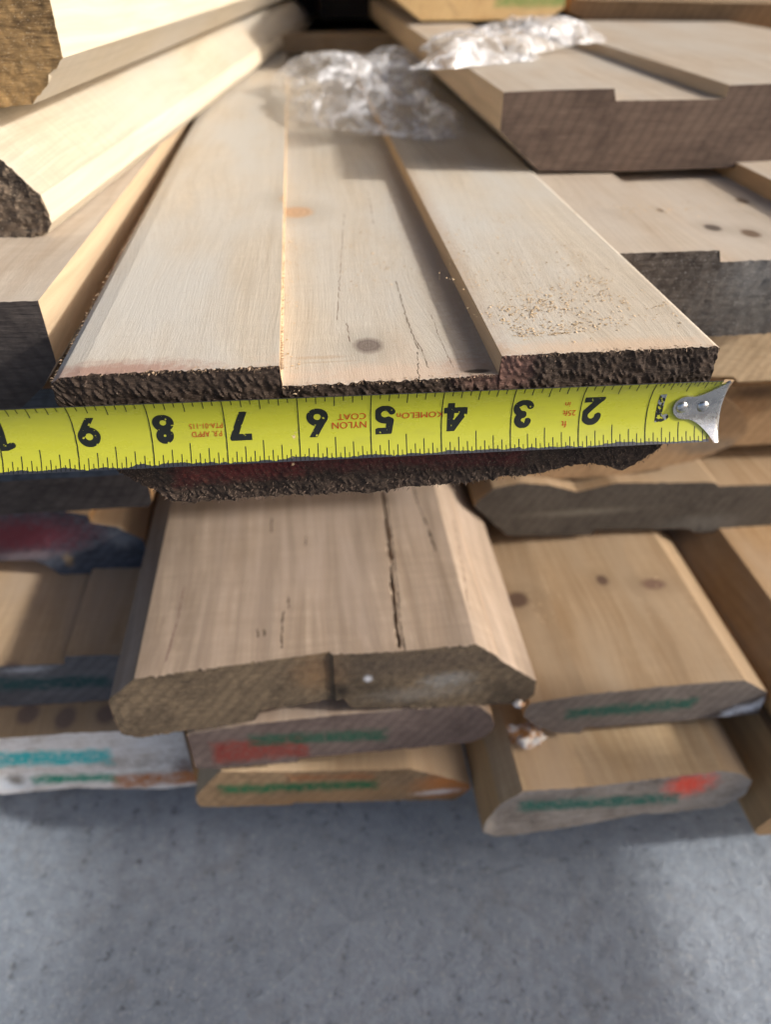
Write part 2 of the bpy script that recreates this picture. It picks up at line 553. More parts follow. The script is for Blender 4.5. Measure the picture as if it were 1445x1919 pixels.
W_L = wood('pine_cream', (0.50, 0.44, 0.345), (0.43, 0.365, 0.275), (0.42, 0.385, 0.335), 4, grain=0.8, sawmark=0.28, streak=0.0, edge=(0.62, 0.54, 0.41))
W_R = wood('pine_pale_right', (0.56, 0.48, 0.385), (0.47, 0.38, 0.29), (0.50, 0.46, 0.40), 6, grain=0.9, sawmark=0.25, edge=(0.56, 0.41, 0.255))
kr = H(1340, 413, AT - 0.15)
kr2 = H(1412, 424, AT - 0.15)
kr3 = H(1395, 365, AT - 0.15)
kr4 = H(1240, 386, AT)
W_R0 = wood('pine_knotty_right', (0.54, 0.46, 0.365), (0.46, 0.37, 0.28), (0.49, 0.44, 0.38), 8, grain=0.9, sawmark=0.15,
            knots_shade=[(kr[0], kr[1], 0.16, 0.22, (0.05, 0.035, 0.03)), (kr2[0], kr2[1], 0.17, 0.25), (kr3[0], kr3[1], 0.12, 0.2), (kr4[0], kr4[1], 0.06, 0.1)])
BT = HC - 12.1
bL = lambda x, y: H(x, y, HC - 12.1)
LB_ = [([bL(527, 1215), bL(529, 1165), bL(531, 1145)], 0.03, DK), ([bL(541, 1140), bL(540, 1118)], 0.03, DK), ([bL(508, 998), bL(509, 972)], 0.028, DK), ([bL(484, 1194), bL(482, 1178)], 0.03, DK),
       ([bL(496, 1192), bL(495, 1180)], 0.025, DK), ([bL(572, 1022), bL(574, 1005)], 0.02, DK), ([bL(817, 1032), bL(800, 985), bL(780, 935), bL(772, 900)], 0.035, DK), ([bL(880, 1140), bL(868, 1050), bL(850, 960)], 0.02, (0.14, 0.09, 0.06)),
       ([bL(760, 1222), bL(752, 1180), bL(745, 1100), bL(738, 1040), bL(724, 930)], 0.03, DK), ([bL(310, 1240), bL(330, 1170), bL(345, 1100)], 0.03, (0.17, 0.11, 0.09))]
W_B = wood('weathered_lower', (0.47, 0.37, 0.28), (0.34, 0.255, 0.185), (0.375, 0.30, 0.245), 11, grain=1.2, sawmark=0.40, streak=0.5, lines=LB_, edge=(0.42, 0.30, 0.21))
k1 = H(1132, 1076, HC - 14.2)
k2 = H(1228, 1084, HC - 14.2)
k3 = H(972, 1106, HC - 14.2)
W_T = wood('pine_tan', TAN, TAND, (0.34, 0.26, 0.175), 14, grain=1.0, sawmark=0.15,
           knots_shade=[(k1[0], k1[1], 0.16, 0.2, (0.07, 0.04, 0.03)), (k2[0], k2[1], 0.34, 0.22, (0.12, 0.07, 0.05)), (k3[0], k3[1], 0.3, 0.3, (0.07, 0.04, 0.03))])
W_RC = wood('pine_orange', (0.42, 0.27, 0.135), (0.33, 0.20, 0.095), (0.38, 0.29, 0.20), 33, grain=1.0, sawmark=0.2)
W_T2 = wood('pine_tan_light', (0.62, 0.455, 0.27), (0.48, 0.33, 0.18), (0.52, 0.39, 0.26), 17, grain=1.0, sawmark=0.2)
q1 = H(55, 1345, HC - 16.2)
q2 = H(125, 1352, HC - 16.2)
q3 = H(200, 1342, HC - 16.2)
W_LB = wood('pine_brown_left', (0.62, 0.44, 0.27), (0.51, 0.35, 0.20), (0.50, 0.385, 0.28), 21, grain=1.0, sawmark=0.2,
            knots_shade=[(q1[0], q1[1], 0.28, 0.32, (0.17, 0.12, 0.10)), (q2[0], q2[1], 0.26, 0.36, (0.17, 0.12, 0.10)), (q3[0], q3[1], 0.26, 0.3, (0.17, 0.12, 0.10))])
W_G = wood('pine_grey_shaded', (0.42, 0.33, 0.25), (0.30, 0.22, 0.16), (0.35, 0.29, 0.24), 23, sawmark=0.2)  # darker grey-brown pine


def px2band(Y, x0, y0, x1, y1, th, col, op):
    """paint stroke from pixel (x0,y0) to (x1,y1), th inches thick, on the end at Y"""
    a, b = E(x0, y0, Y), E(x1, y1, Y)
    zc = (a[1] + b[1]) / 2
    sl_ = (b[1] - a[1]) / (b[0] - a[0])
    return (a[0], b[0], zc - th / 2, zc + th / 2, sl_, col, op)


def px2spot(Y, x, y, rx, rz, col, op):
    a = E(x, y, Y)
    return ((a[0], a[1]), (rx, rz), col, op)


GREEN = (0.012, 0.10, 0.060)
TEAL_ = (0.03, 0.27, 0.25)
RED = (0.22, 0.022, 0.015)
ORANGE = (0.55, 0.20, 0.05)
WHITE = (0.72, 0.68, 0.63)

# ------------------------------------------------------------------ the measured board
topA = [(-3.36, AT - 0.10), (-3.25, AT - 0.03), (-3.0, AT), (-0.475, AT), (-0.455, AT - 0.285), (0.9, AT - 0.285), (1.55, AT - 0.28),
        (2.435, AT - 0.275), (2.455, AT), (5.40, AT), (5.47, AT - 0.03)]
botA = EL(0, [(94, 720), (103, 752), (185, 866), (262, 905), (300, 925), (330, 941), (430, 937), (500, 931), (600, 925), (660, 921), (690, 924), (740, 915), (870, 904),
              (1000, 889), (1050, 877), (1085, 869), (1110, 868), (1135, 874), (1165, 882), (1190, 871), (1225, 850), (1260, 823), (1320, 760), (1346, 715), (1354, 690)])
botA[0] = (-3.36, botA[0][1])
botA[-1] = (5.47, botA[-1][1])
EA = endgrain('weathered_end', (0.028, 0.019, 0.014), (0.095, 0.062, 0.043), 2, amount=0.5, ang=-1.0, fleck=(0.34, 0.26, 0.19), bump=0.022, scale=1.9, rings=0.15,
              paints=[px2band(0, 330, 890, 560, 872, 0.30, (0.15, 0.020, 0.018), 0.55), px2band(0, 420, 868, 980, 852, 0.30, (0.12, 0.018, 0.018), 0.5)],
              washes=[px2spot(0, 925, 700, 0.42, 0.2, (0.16, 0.085, 0.065), 0.75), px2spot(0, 960, 685, 0.25, 0.3, (0.17, 0.09, 0.07), 0.7)])
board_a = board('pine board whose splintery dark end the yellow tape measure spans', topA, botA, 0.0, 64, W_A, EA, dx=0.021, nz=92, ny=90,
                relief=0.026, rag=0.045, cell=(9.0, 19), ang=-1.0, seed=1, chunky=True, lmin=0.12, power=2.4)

# ------------------------------------------------------------------ boards left of it
e_grey = endgrain('end_grey', (0.046, 0.038, 0.036), (0.12, 0.10, 0.088), 5, amount=0.55, ang=1.2, fleck=None)
e_gold = endgrain('end_gold', (0.17, 0.105, 0.05), (0.62, 0.39, 0.16), 6, amount=0.75, ang=0.2, fleck=(0.7, 0.55, 0.35), scale=1.2, bump=0.06)
e_dark = endgrain('end_dark', (0.050, 0.040, 0.034), (0.30, 0.22, 0.15), 7, amount=0.7, ang=1.0, fleck=(0.72, 0.6, 0.42), scale=1.1, bump=0.07)
e_brown = endgrain('end_brown', (0.115, 0.085, 0.064), (0.22, 0.165, 0.115), 8, amount=0.6, ang=1.1, fleck=(0.34, 0.27, 0.19))
e_tan = endgrain('end_tan', (0.36, 0.22, 0.11), (0.50, 0.33, 0.17), 9, amount=0.6, ang=0.4)

Y = 6.7
board('thick board atop the left boards, golden brown sawn end in the top left corner',
      EL(Y, [(-560, -75), (80, -85), (97, -75), (109, 0), (129, 100)]), EL(Y, [(-560, 215), (0, 199), (50, 193), (69, 191), (100, 145), (129, 104)]),
      Y, 58, W_L, e_gold, yaw=7.6, nz=46, dx=0.05, relief=0.03, rag=0.05, cell=(5, 9), ang=0.2, seed=3)
Y = 5.85
board('slope-edged board with almost black sawn end, directly under the golden-ended board',
      EL(Y, [(-560, 215), (-110, 205), (-60, 240), (0, 285), (30, 309), (60, 334), (86, 357), (106, 402)]),
      EL(Y, [(-560, 455), (0, 440), (70, 437), (98, 428), (106, 408)]), Y, 58, W_L, e_dark, yaw=7.6, nz=46, dx=0.05, relief=0.05, rag=0.05,
      cell=(5, 9), ang=1.0, seed=4, chunky=True)
Y = 2.5
board('board with smooth grey end just left of the measured board',
      EL(Y, [(-620, 580), (-90, 566), (0, 563), (81, 560), (98, 622), (107, 660)]), EL(Y, [(-620, 820), (0, 790), (45, 758), (85, 718), (107, 676)]),
      Y, 26, W_R, e_grey, yaw=1.7, nz=30, dx=0.07, relief=0.012, rag=0.02, seed=5)


def rect_board(label, x0, x1, z0, z1, Y, length, wm, em, **kw):
    b = 0.12
    board(label, [(x0, z1 - b), (x0 + b, z1), (x1 - b, z1), (x1, z1 - b)], [(x0, z0 + b), (x0 + b, z0), (x1 - b, z0), (x1, z0 + b)], Y, length, wm, em, nz=8, ny=10, dx=0.4, **kw)


e_blue = endgrain('end_blue', (0.045, 0.052, 0.065), (0.10, 0.12, 0.15), 12, amount=0.6)
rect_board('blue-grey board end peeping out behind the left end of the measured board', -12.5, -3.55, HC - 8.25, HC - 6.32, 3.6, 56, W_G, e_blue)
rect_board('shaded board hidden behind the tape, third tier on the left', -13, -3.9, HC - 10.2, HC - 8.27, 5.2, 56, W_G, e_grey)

Y = 8.3
board('round-edged dark brown board end just below the tape at the left',
      EL(Y, [(-700, 845), (0, 830), (180, 835), (218, 862), (239, 893)]), EL(Y, [(-700, 965), (0, 947), (186, 937), (226, 916), (239, 897)]),
      Y, 54, W_LB, endgrain('end_umber', (0.050, 0.042, 0.036), (0.115, 0.10, 0.085), 15, amount=0.6), nz=10, ny=14, dx=0.2, seed=6)
Y = 7.8
board('blue-black board end with a maroon paint smear at the left edge',
      EL(Y, [(-700, 945), (0, 953), (120, 958), (166, 966), (169, 979), (219, 988), (279, 1018)]), EL(Y, [(-700, 1050), (63, 1050), (88, 1060), (112, 1077), (266, 1072), (279, 1050)]),
      Y, 54, W_LB, endgrain('end_blueblack', (0.035, 0.040, 0.052), (0.13, 0.145, 0.18), 16, amount=0.7, ang=-0.6,
                            washes=[px2spot(Y, 40, 1005, 1.5, 0.55, (0.14, 0.028, 0.040), 0.9), px2spot(Y, 50, 1042, 0.8, 0.16, (0.22, 0.18, 0.19), 0.7),
                                    px2spot(Y, 228, 1012, 0.3, 0.25, (0.30, 0.31, 0.33), 0.5), px2spot(Y, 128, 1050, 0.12, 0.2, (0.30, 0.20, 0.10), 0.7)]), nz=14, ny=14, dx=0.15, seed=7)
Y = 4.5
board('grey board end with a dark teal stripe, left of the cracked lower board',
      EL(Y, [(-700, 1290), (0, 1249), (119, 1244), (121, 1230), (300, 1224)]), EL(Y, [(-700, 1360), (0, 1325), (200, 1313), (300, 1308)]),
      Y, 52, W_LB, endgrain('end_teal_stripe', (0.095, 0.092, 0.098), (0.19, 0.18, 0.18), 18, amount=0.6, ang=0.1,
                            paints=[px2band(Y, -300, 1292, 205, 1277, 0.42, (0.014, 0.060, 0.060), 0.9)], washes=[px2spot(Y, 50, 1255, 0.5, 0.1, (0.4, 0.4, 0.42), 0.7)]), nz=14, ny=14, dx=0.15, seed=8)
# groove wall on top of that board: its step is part of the section above
Y = 3.6
board('whitewashed board end with bright turquoise stripes on the bottom left tier',
      EL(Y, [(-700, 1440), (0, 1384), (133, 1374), (355, 1366), (366, 1378)]), EL(Y, [(-700, 1530), (0, 1489), (140, 1476), (300, 1479), (369, 1471)]),
      Y, 52, W_LB, endgrain('end_white_turquoise', (0.50, 0.43, 0.36), (0.86, 0.83, 0.80), 19, amount=0.95, ang=0.3, rings=0,
                            paints=[px2band(Y, 212, 1466, 375, 1455, 0.55, (0.42, 0.16, 0.055), 1.0), px2band(Y, 60, 1462, 212, 1456, 0.36, (0.03, 0.26, 0.17), 1.0),
                                    px2band(Y, -300, 1432, 206, 1418, 0.60, (0.05, 0.46, 0.46), 1.0), px2band(Y, 195, 1447, 300, 1440, 0.14, (0.8, 0.78, 0.74), 0.9)],
                            washes=[px2spot(Y, 20, 1470, 0.6, 0.3, (0.75, 0.80, 0.85), 0.7), px2spot(Y, 350, 1440, 0.3, 0.5, (0.13, 0.07, 0.05), 0.8),
                                    px2spot(Y, 28, 1462, 0.2, 0.2, (0.16, 0.13, 0.09), 0.8)]), nz=16, ny=14, dx=0.12, seed=9)

# ------------------------------------------------------------------ the cracked lower board and what lies under it
Y = 1.95
QB = [(u, H(u, v, HC - 12.1)[1]) for u, v in ((200, 1279), (360, 1257), (569, 1229), (619, 1222))] + \
     [(u, H(u, v, HC - 12.1)[1]) for u, v in ((626, 1231.5), (740, 1222), (892, 1207))]
QB = [(q[0], 0.5 * q[1] + 0.5 * np.polyval(np.polyfit([200, 619], [QB[0][1], QB[3][1]], 1), q[0])) if q[0] < 630 else q for q in QB]
QB += [(1010, QB[-1][1] + (QB[-1][1] - QB[-3][1]) * 118 / 246)]


def EB(pts):
    return [E(u, v, float(np.interp(u, [q_[0] for q_ in QB], [q_[1] for q_ in QB]))) for u, v in pts]


def flat(z):
    return HC - 12.1 if abs(z - HC + 12.1) < 0.14 else z


topB = [(x, flat(z)) for x, z in EB([(203, 1318), (206, 1308), (223, 1295), (252, 1275), (281, 1267), (360, 1257), (493, 1239), (569, 1229), (617, 1222), (626, 1232), (740, 1222),
              (802, 1216), (892, 1207), (930, 1228), (939, 1238), (1006, 1277)])]
botB = EB([(203, 1322), (209, 1338), (227, 1374), (259, 1381), (356, 1367), (476, 1350), (489, 1328), (560, 1322), (648, 1310), (657, 1327), (740, 1326), (823, 1326), (892, 1323), (982, 1317), (1004, 1299), (1006, 1281)])
QX = [(E(u, 1260, y_)[0], y_ - 1.95) for u, y_ in QB]
xs617 = E(620, 1225, Y)[0]
xs650 = E(650, 1300, Y)[0]
e_b = endgrain('end_lower_brown', (0.060, 0.043, 0.029), (0.20, 0.145, 0.090), 22, amount=0.85, ang=0.25, fleck=(0.36, 0.29, 0.20), scale=1.3, bump=0.05,
               washes=[px2spot(Y, 600, 1265, 0.5, 0.5, (0.20, 0.115, 0.055), 0.7), px2spot(Y, 640, 1298, 0.16, 0.2, (0.02, 0.014, 0.01), 0.9),
                       px2spot(Y, 790, 1300, 1.0, 0.22, (0.21, 0.19, 0.165), 0.5), px2spot(Y, 840, 1275, 0.5, 0.2, (0.28, 0.28, 0.27), 0.5), px2spot(Y, 690, 1274, 0.08, 0.09, (0.75, 0.75, 0.78), 1.0),
                       px2spot(Y, 765, 1245, 1.9, 0.35, (0.075, 0.055, 0.042), 0.55)])


def hB(x, y):
    return H(x, y, BT)


cB = [([hB(750, 1222), hB(744, 1180), hB(738, 1120), hB(733, 1060), hB(728, 1010), hB(722, 960), hB(715, 915)], 0.042, 0.4),
      ]
cB = [(sorted(p, key=lambda q: q[1]), a, b) for p, a, b in cB]
board('weathered brown board with a long black crack, jutting out below the tape', topB, botB, Y, 52, W_B, e_b, dx=0.03, nz=56, ny=150, relief=0.014, rag=0.04, cell=(4, 12), ang=0.3,
      seed=12, cracks=cB, power=1.25, yoff=lambda x: float(np.interp(x, [q_[0] for q_ in QX], [q_[1] for q_ in QX])))
Y = 2.0
board('board end with red paint and a green stripe, right under the cracked board',
      EL(Y, [(350, 1378), (410, 1366), (490, 1355), (657, 1338), (800, 1327), (880, 1321), (900, 1324), (922, 1342), (927, 1358)]),
      EL(Y, [(350, 1440), (410, 1440), (557, 1428), (560, 1421), (802, 1399), (880, 1391), (905, 1383), (922, 1370), (927, 1362)]), Y, 52, W_G,
      endgrain('end_red_green', (0.105, 0.075, 0.065), (0.20, 0.15, 0.13), 25, amount=0.6, ang=0.3,
               paints=[px2band(Y, 400, 1412, 575, 1398, 0.75, (0.20, 0.032, 0.022), 0.85), px2band(Y, 470, 1388, 725, 1376, 0.40, (0.013, 0.075, 0.045), 0.9)]),
      nz=14, ny=12, dx=0.12, seed=13)
Y = 2.1
board('board end with a bright green line and orange corner, lowest in the middle',
      EL(Y, [(366, 1492), (405, 1452), (414, 1446), (561, 1446), (700, 1443), (767, 1441), (830, 1455), (882, 1470)]),
      EL(Y, [(366, 1505), (376, 1513), (547, 1508), (549, 1505), (700, 1501), (854, 1499), (882, 1478)]), Y, 52, W_T2,
      endgrain('end_green_orange', (0.21, 0.135, 0.075), (0.38, 0.26, 0.15), 27, amount=0.7, ang=0.3,
               paints=[px2band(Y, 415, 1480, 705, 1470, 0.34, (0.014, 0.12, 0.050), 0.95), px2band(Y, 540, 1458, 700, 1454, 0.22, (0.32, 0.11, 0.035), 0.6)],
               washes=[px2spot(Y, 840, 1472, 0.75, 0.45, (0.58, 0.20, 0.05), 0.95), px2spot(Y, 820, 1484, 0.5, 0.10, (0.8, 0.76, 0.7), 0.8),
                       px2spot(Y, 650, 1490, 2.4, 0.22, (0.32, 0.19, 0.09), 0.6)]), nz=16, ny=12, dx=0.10, seed=14)

# ------------------------------------------------------------------ boards right of it
Y = 4.05
board('two-step board end directly right of the measured board, dark and whitish',
      EL(Y, [(1060, 484), (1160, 475), (1349, 469), (1351, 491), (1445, 487), (1640, 478), (1642, 440), (1900, 425)]),
      EL(Y, [(1060, 590), (1170, 598), (1270, 624), (1300, 632), (1445, 625), (1900, 598)]), Y, 56, W_R0,
      endgrain('end_right_dark', (0.040, 0.030, 0.024), (0.14, 0.118, 0.098), 31, amount=0.5, ang=1.25, fleck=(0.38, 0.37, 0.35), scale=0.9,
               washes=[px2spot(Y, 1440, 545, 1.1, 0.9, (0.125, 0.118, 0.108), 0.6), px2spot(Y, 1420, 510, 0.5, 0.4, (0.17, 0.17, 0.17), 0.4)]), nz=30, ny=24, dx=0.06, relief=0.03, rag=0.03, seed=15)
Y = 9.7
board('thick grooved brown board end above the right-hand boards',
      EL(Y, [(938, 180), (940, 173), (1051, 168), (1152, 166), (1155, 189), (1340, 186), (1359, 185), (1370, 160), (1445, 157), (1900, 135)]),
      EL(Y, [(938, 246), (975, 285), (1009, 320), (1164, 321), (1345, 315), (1900, 296)]), Y, 46, W_R,
      endgrain('end_right_upper', (0.080, 0.053, 0.040), (0.155, 0.108, 0.080), 33, amount=0.65, ang=0.9, scale=0.55, fleck=None, bump=0.022), nz=24, ny=20, dx=0.1, relief=0.006, seed=16)
Y = 27.0
board('pale yellow board end marked with green paint and black pen, far up top',
      EL(Y, [(735, -120), (800, -128), (1010, -128), (1073, -110)]), EL(Y, [(735, -8), (789, 39), (900, 38), (1028, 37), (1073, 2)]), Y, 36, W_T2,
      endgrain('end_yellow', (0.50, 0.33, 0.15), (0.62, 0.45, 0.23), 35, amount=0.6, rings=0.1, fleck=None,
               paints=[px2band(Y, 930, -8, 1062, -8, 0.75, (0.10, 0.24, 0.06), 0.75), px2band(Y, 840, 4, 856, 26, 0.12, (0.10, 0.05, 0.02), 0.5),
                       px2band(Y, 880, -10, 882.5, 32, 1.5, (0.03, 0.02, 0.01), 0.0)]), nz=14, ny=8, dx=0.25, seed=17)
Y = 27.5
topc = EL(24, [(1062, -6), (1250, 8), (1460, 30), (1900, 80)])
botc = EL(24, [(1062, 30), (1126, 41), (1290, 60), (1460, 84), (1900, 140)])
board('brown board end slanting away at the upper right corner', EL(Y, [(1066, -70), (1080, -2), (1900, -10)]), EL(Y, [(1066, 24), (1110, 42), (1900, 40)]), Y, 36, W_T,
      endgrain('end_upper_brown', (0.20, 0.125, 0.065), (0.33, 0.21, 0.115), 36, amount=0.6, ang=0.1), yslope=-0.62, nz=8, ny=8, dx=0.4, seed=18)

Y = 7.0
board('pale unpainted board end below the two-step board at the right edge',
      EL(Y, [(1000, 600), (1900, 545)]), EL(Y, [(1000, 700), (1378, 706), (1384, 716), (1460, 712), (1900, 690)]), Y, 50, W_T2, endgrain('end_pale', (0.44, 0.31, 0.18), (0.60, 0.46, 0.30), 37, amount=0.6), nz=8, ny=8, dx=0.3)
Y = 9.0
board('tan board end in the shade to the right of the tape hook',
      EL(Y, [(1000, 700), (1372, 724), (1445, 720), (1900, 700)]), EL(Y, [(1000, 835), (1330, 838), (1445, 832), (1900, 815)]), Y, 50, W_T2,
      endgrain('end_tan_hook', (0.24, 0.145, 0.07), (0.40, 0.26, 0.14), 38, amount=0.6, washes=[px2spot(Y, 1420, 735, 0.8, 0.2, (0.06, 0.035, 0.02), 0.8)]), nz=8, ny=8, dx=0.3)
Y = 8.3
board('bare brown board end with a grey streak under the tape hook',
      EL(Y, [(930, 800), (1000, 762), (1100, 738), (1300, 728), (1350, 742), (1396, 775), (1402, 800)]), EL(Y, [(930, 900), (1100, 895), (1180, 888), (1300, 864), (1370, 836), (1402, 808)]), Y, 50, W_T,
      endgrain('end_bare', (0.27, 0.165, 0.085), (0.40, 0.265, 0.145), 39, amount=0.6, ang=0.9,
               washes=[px2spot(Y, 1330, 835, 1.0, 0.22, (0.15, 0.12, 0.09), 0.8), px2spot(Y, 1255, 790, 1.2, 0.25, (0.24, 0.13, 0.06), 0.5)]), nz=14, ny=8, dx=0.15, seed=20)
Y = 7.9
board('grey-brown board end with an arched upper edge, lower right of the measured board',
      EL(Y, [(890, 945), (925, 915), (978, 905), (1030, 909), (1083, 922), (1154, 905), (1341, 904), (1349, 911), (1900, 895)]),
      EL(Y, [(890, 950), (950, 1003), (1060, 1004), (1108, 1003), (1116, 992), (1293, 991), (1301, 998), (1900, 985)]), Y, 50, W_T,
      endgrain('end_arched', (0.046, 0.037, 0.030), (0.10, 0.085, 0.068), 41, amount=0.6, ang=-0.5,
               washes=[px2spot(Y, 1090, 960, 1.5, 0.10, (0.20, 0.18, 0.14), 0.4), px2spot(Y, 1320, 980, 1.1, 0.25, (0.15, 0.14, 0.125), 0.4)]), nz=14, ny=10, dx=0.12, seed=21)
Y = 2.25
board('board end with a dark green stripe and white corner, beside the cracked board',
      EL(Y, [(982, 1332), (994, 1318), (1103, 1301), (1305, 1281), (1397, 1275), (1440, 1298)]),
      EL(Y, [(982, 1343), (1002, 1358), (1038, 1374), (1087, 1374), (1095, 1364), (1261, 1352), (1346, 1344), (1425, 1338), (1440, 1308)]), Y, 52, W_T,
      endgrain('end_green_right', (0.13, 0.105, 0.09), (0.24, 0.20, 0.17), 43, amount=0.6, ang=0.4,
               paints=[px2band(Y, 1062, 1338, 1302, 1318, 0.36, (0.014, 0.085, 0.060), 0.95), px2band(Y, 1352, 1341, 1440, 1315, 0.30, (0.8, 0.82, 0.85), 0.95)]), nz=16, ny=20, dx=0.12, seed=22)
Y = 0.92
board('board end with green stripe and red paint dot, bottom right',
      EL(Y, [(905, 1550), (913, 1536), (937, 1508), (981, 1483), (1103, 1475), (1265, 1455), (1354, 1445), (1390, 1450), (1411, 1463)]),
      EL(Y, [(905, 1560), (925, 1567), (961, 1566), (1079, 1548), (1204, 1525), (1249, 1524), (1354, 1512), (1411, 1482)]), Y, 54, W_T2,
      endgrain('end_red_dot', (0.20, 0.165, 0.135), (0.42, 0.37, 0.32), 45, amount=0.85, ang=-0.9, rings=0, fleck=(0.6, 0.56, 0.5), scale=0.6,
               paints=[px2band(Y, 975, 1512, 1272, 1496, 0.42, (0.020, 0.135, 0.10), 0.92)], washes=[px2spot(Y, 1294, 1470, 0.52, 0.42, (0.78, 0.10, 0.06), 1.0),
                       px2spot(Y, 918, 1548, 0.14, 0.4, (0.6, 0.5, 0.4), 0.55), px2spot(Y, 1010, 1500, 0.9, 0.3, (0.13, 0.115, 0.105), 0.6)]), nz=20, ny=20, dx=0.08, seed=23)
# boards at the right edge
zt = HC - 14.3
xr = H(1292, 1060, zt - 0.9)[0]
board('orange-edged plank at the right edge, beside the white-cornered board', [(xr, zt - 0.9), (xr + 0.5, zt - 0.42), (xr + 1.0, zt), (xr + 7, zt), (xr + 7.1, zt - 0.15)], [(xr, zt - 1.3), (xr + 0.3, zt - 1.86), (xr + 7.1, zt - 1.86)], 0.4, 56, W_RC,
      e_tan, nz=8, ny=16, dx=0.3)
zt = HC - 16.3
xr2 = H(1408, 1505, zt - 1.2)[0]
board('lowest plank at the right edge with a sloping side, next to the red-dotted board', [(xr2, zt - 1.5), (xr2 + 0.75, zt), (xr2 + 7, zt), (xr2 + 7.1, zt - 0.15)], [(xr2, zt - 1.7), (xr2 + 0.15, zt - 1.86), (xr2 + 7.1, zt - 1.86)], 0.25, 56, W_RC, e_tan, nz=8, ny=12, dx=0.4)

# boards between the measured one and the cracked one, set back in the dark
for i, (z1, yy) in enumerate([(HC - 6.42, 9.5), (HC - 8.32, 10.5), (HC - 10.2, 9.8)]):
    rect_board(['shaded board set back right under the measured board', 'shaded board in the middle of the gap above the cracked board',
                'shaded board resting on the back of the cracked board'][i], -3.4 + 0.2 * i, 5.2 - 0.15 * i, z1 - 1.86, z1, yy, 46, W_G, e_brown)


# bunks the stack lies on
def bunk(label, y):
    V, F = [], []
    x0, x1, h = -16, 22, 1.72
    b = 0.1
    sec = [(-0.9, 0.02), (0.9, 0.02), (0.9, h - b), (0.9 - b, h), (-0.9 + b, h), (-0.9, h - b)]
    for i in range(40):
        x = x0 + (x1 - x0) * i / 39
        for (a, z) in sec:
            V.append((x, y + a + 0.03 * noise.noise(Vector((x, a, y))), z))
    n = len(sec)
    for i in range(39):
        for k in range(n):
            F.append((i * n + k, i * n + (k + 1) % n, (i + 1) * n + (k + 1) % n, (i + 1) * n + k))
    F += [tuple(range(n))[::-1], tuple(range(39 * n, 40 * n))]
    o = mesh_obj('timber_bunk', V, F, W_G, None, ((x0 + x1) / 2, y, 0), 30)
    tag(o, label, 'timber', 'timber bunks under the stack')


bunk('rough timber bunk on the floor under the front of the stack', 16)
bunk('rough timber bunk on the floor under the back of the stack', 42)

# sticker and boards coloured near-black for shade, closing the far end
def cross_sticker():
    V, F = [], []
    y0, y1 = 35.0, 36.6
    x0, x1 = -3.2, 6.0
    for i in range(24):
        x = x0 + (x1 - x0) * i / 23
        dz = 0.02 * noise.noise(Vector((x * 2, 0, 0)))
        for (y, z) in ((y0, AT + 0.005), (y1, AT + 0.005), (y1, AT + 0.72 + dz), (y0, AT + 0.72 + dz)):
            V.append((x, y, z))
    for i in range(23):
        for k in range(4):
            F.append((i * 4 + k, i * 4 + (k + 1) % 4, (i + 1) * 4 + (k + 1) % 4, (i + 1) * 4 + k))
    F += [(3, 2, 1, 0), (92, 93, 94, 95)]
    o = mesh_obj('sticker', V, F, W_T, None, ((x0 + x1) / 2, y0, AT), 30)
    tag(o, 'narrow sticker laid across the measured board far back behind the plastic film', 'timber')


cross_sticker()
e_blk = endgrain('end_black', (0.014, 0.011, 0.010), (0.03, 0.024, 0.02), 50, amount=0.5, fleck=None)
W_D = wood('old_dark', (0.035, 0.027, 0.022), (0.02, 0.016, 0.013), None, 51)  # near-black colour stands in for deep shade under the upper tier
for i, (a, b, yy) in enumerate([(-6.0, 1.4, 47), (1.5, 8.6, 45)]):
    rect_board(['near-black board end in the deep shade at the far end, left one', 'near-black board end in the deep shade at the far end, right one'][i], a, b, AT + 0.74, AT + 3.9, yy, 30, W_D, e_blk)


def back_wall():
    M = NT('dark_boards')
    c = M.mix(M.noise(M.pin(), 0.3, 4), (0.010, 0.009, 0.009), (0.028, 0.024, 0.022))  # near-black colour stands in for the dark shed interior
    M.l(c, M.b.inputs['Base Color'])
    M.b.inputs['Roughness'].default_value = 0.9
    V, F = [], []
    for i in range(16):
        x = -90 + i * 12
        for (xx, y, z) in ((x, 80, 0), (x + 11.8, 80, 0), (x + 11.8, 80, 111), (x, 80, 111), (x, 81, 0), (x + 11.8, 81, 0), (x + 11.8, 81, 111), (x, 81, 111)):
            V.append((xx, y + (i % 2) * 0.3, z))
        k = i * 8
        F += [(k, k + 1, k + 2, k + 3), (k + 5, k + 4, k + 7, k + 6), (k + 3, k + 2, k + 6, k + 7), (k + 1, k + 5, k + 6, k + 2), (k + 4, k, k + 3, k + 7)]
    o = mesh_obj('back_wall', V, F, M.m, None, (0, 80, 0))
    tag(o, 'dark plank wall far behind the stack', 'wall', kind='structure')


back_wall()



def box_runs(name, label, cat, boxes, mat, kind=None, origin=(0, 0, 0)):
    V, F = [], []
    for (x0, x1, y0, y1, z0, z1) in boxes:
        k = len(V)
        V += [(x, y, z) for z in (z0, z1) for x, y in ((x0, y0), (x1, y0), (x1, y1), (x0, y1))]
        F += [(k + 3, k + 2, k + 1, k), (k + 4, k + 5, k + 6, k + 7)] + [(k + a, k + (a + 1) % 4, k + 4 + (a + 1) % 4, k + 4 + a) for a in range(4)]
    o = mesh_obj(name, V, F, mat, None, origin)
    return tag(o, label, cat, kind=kind)


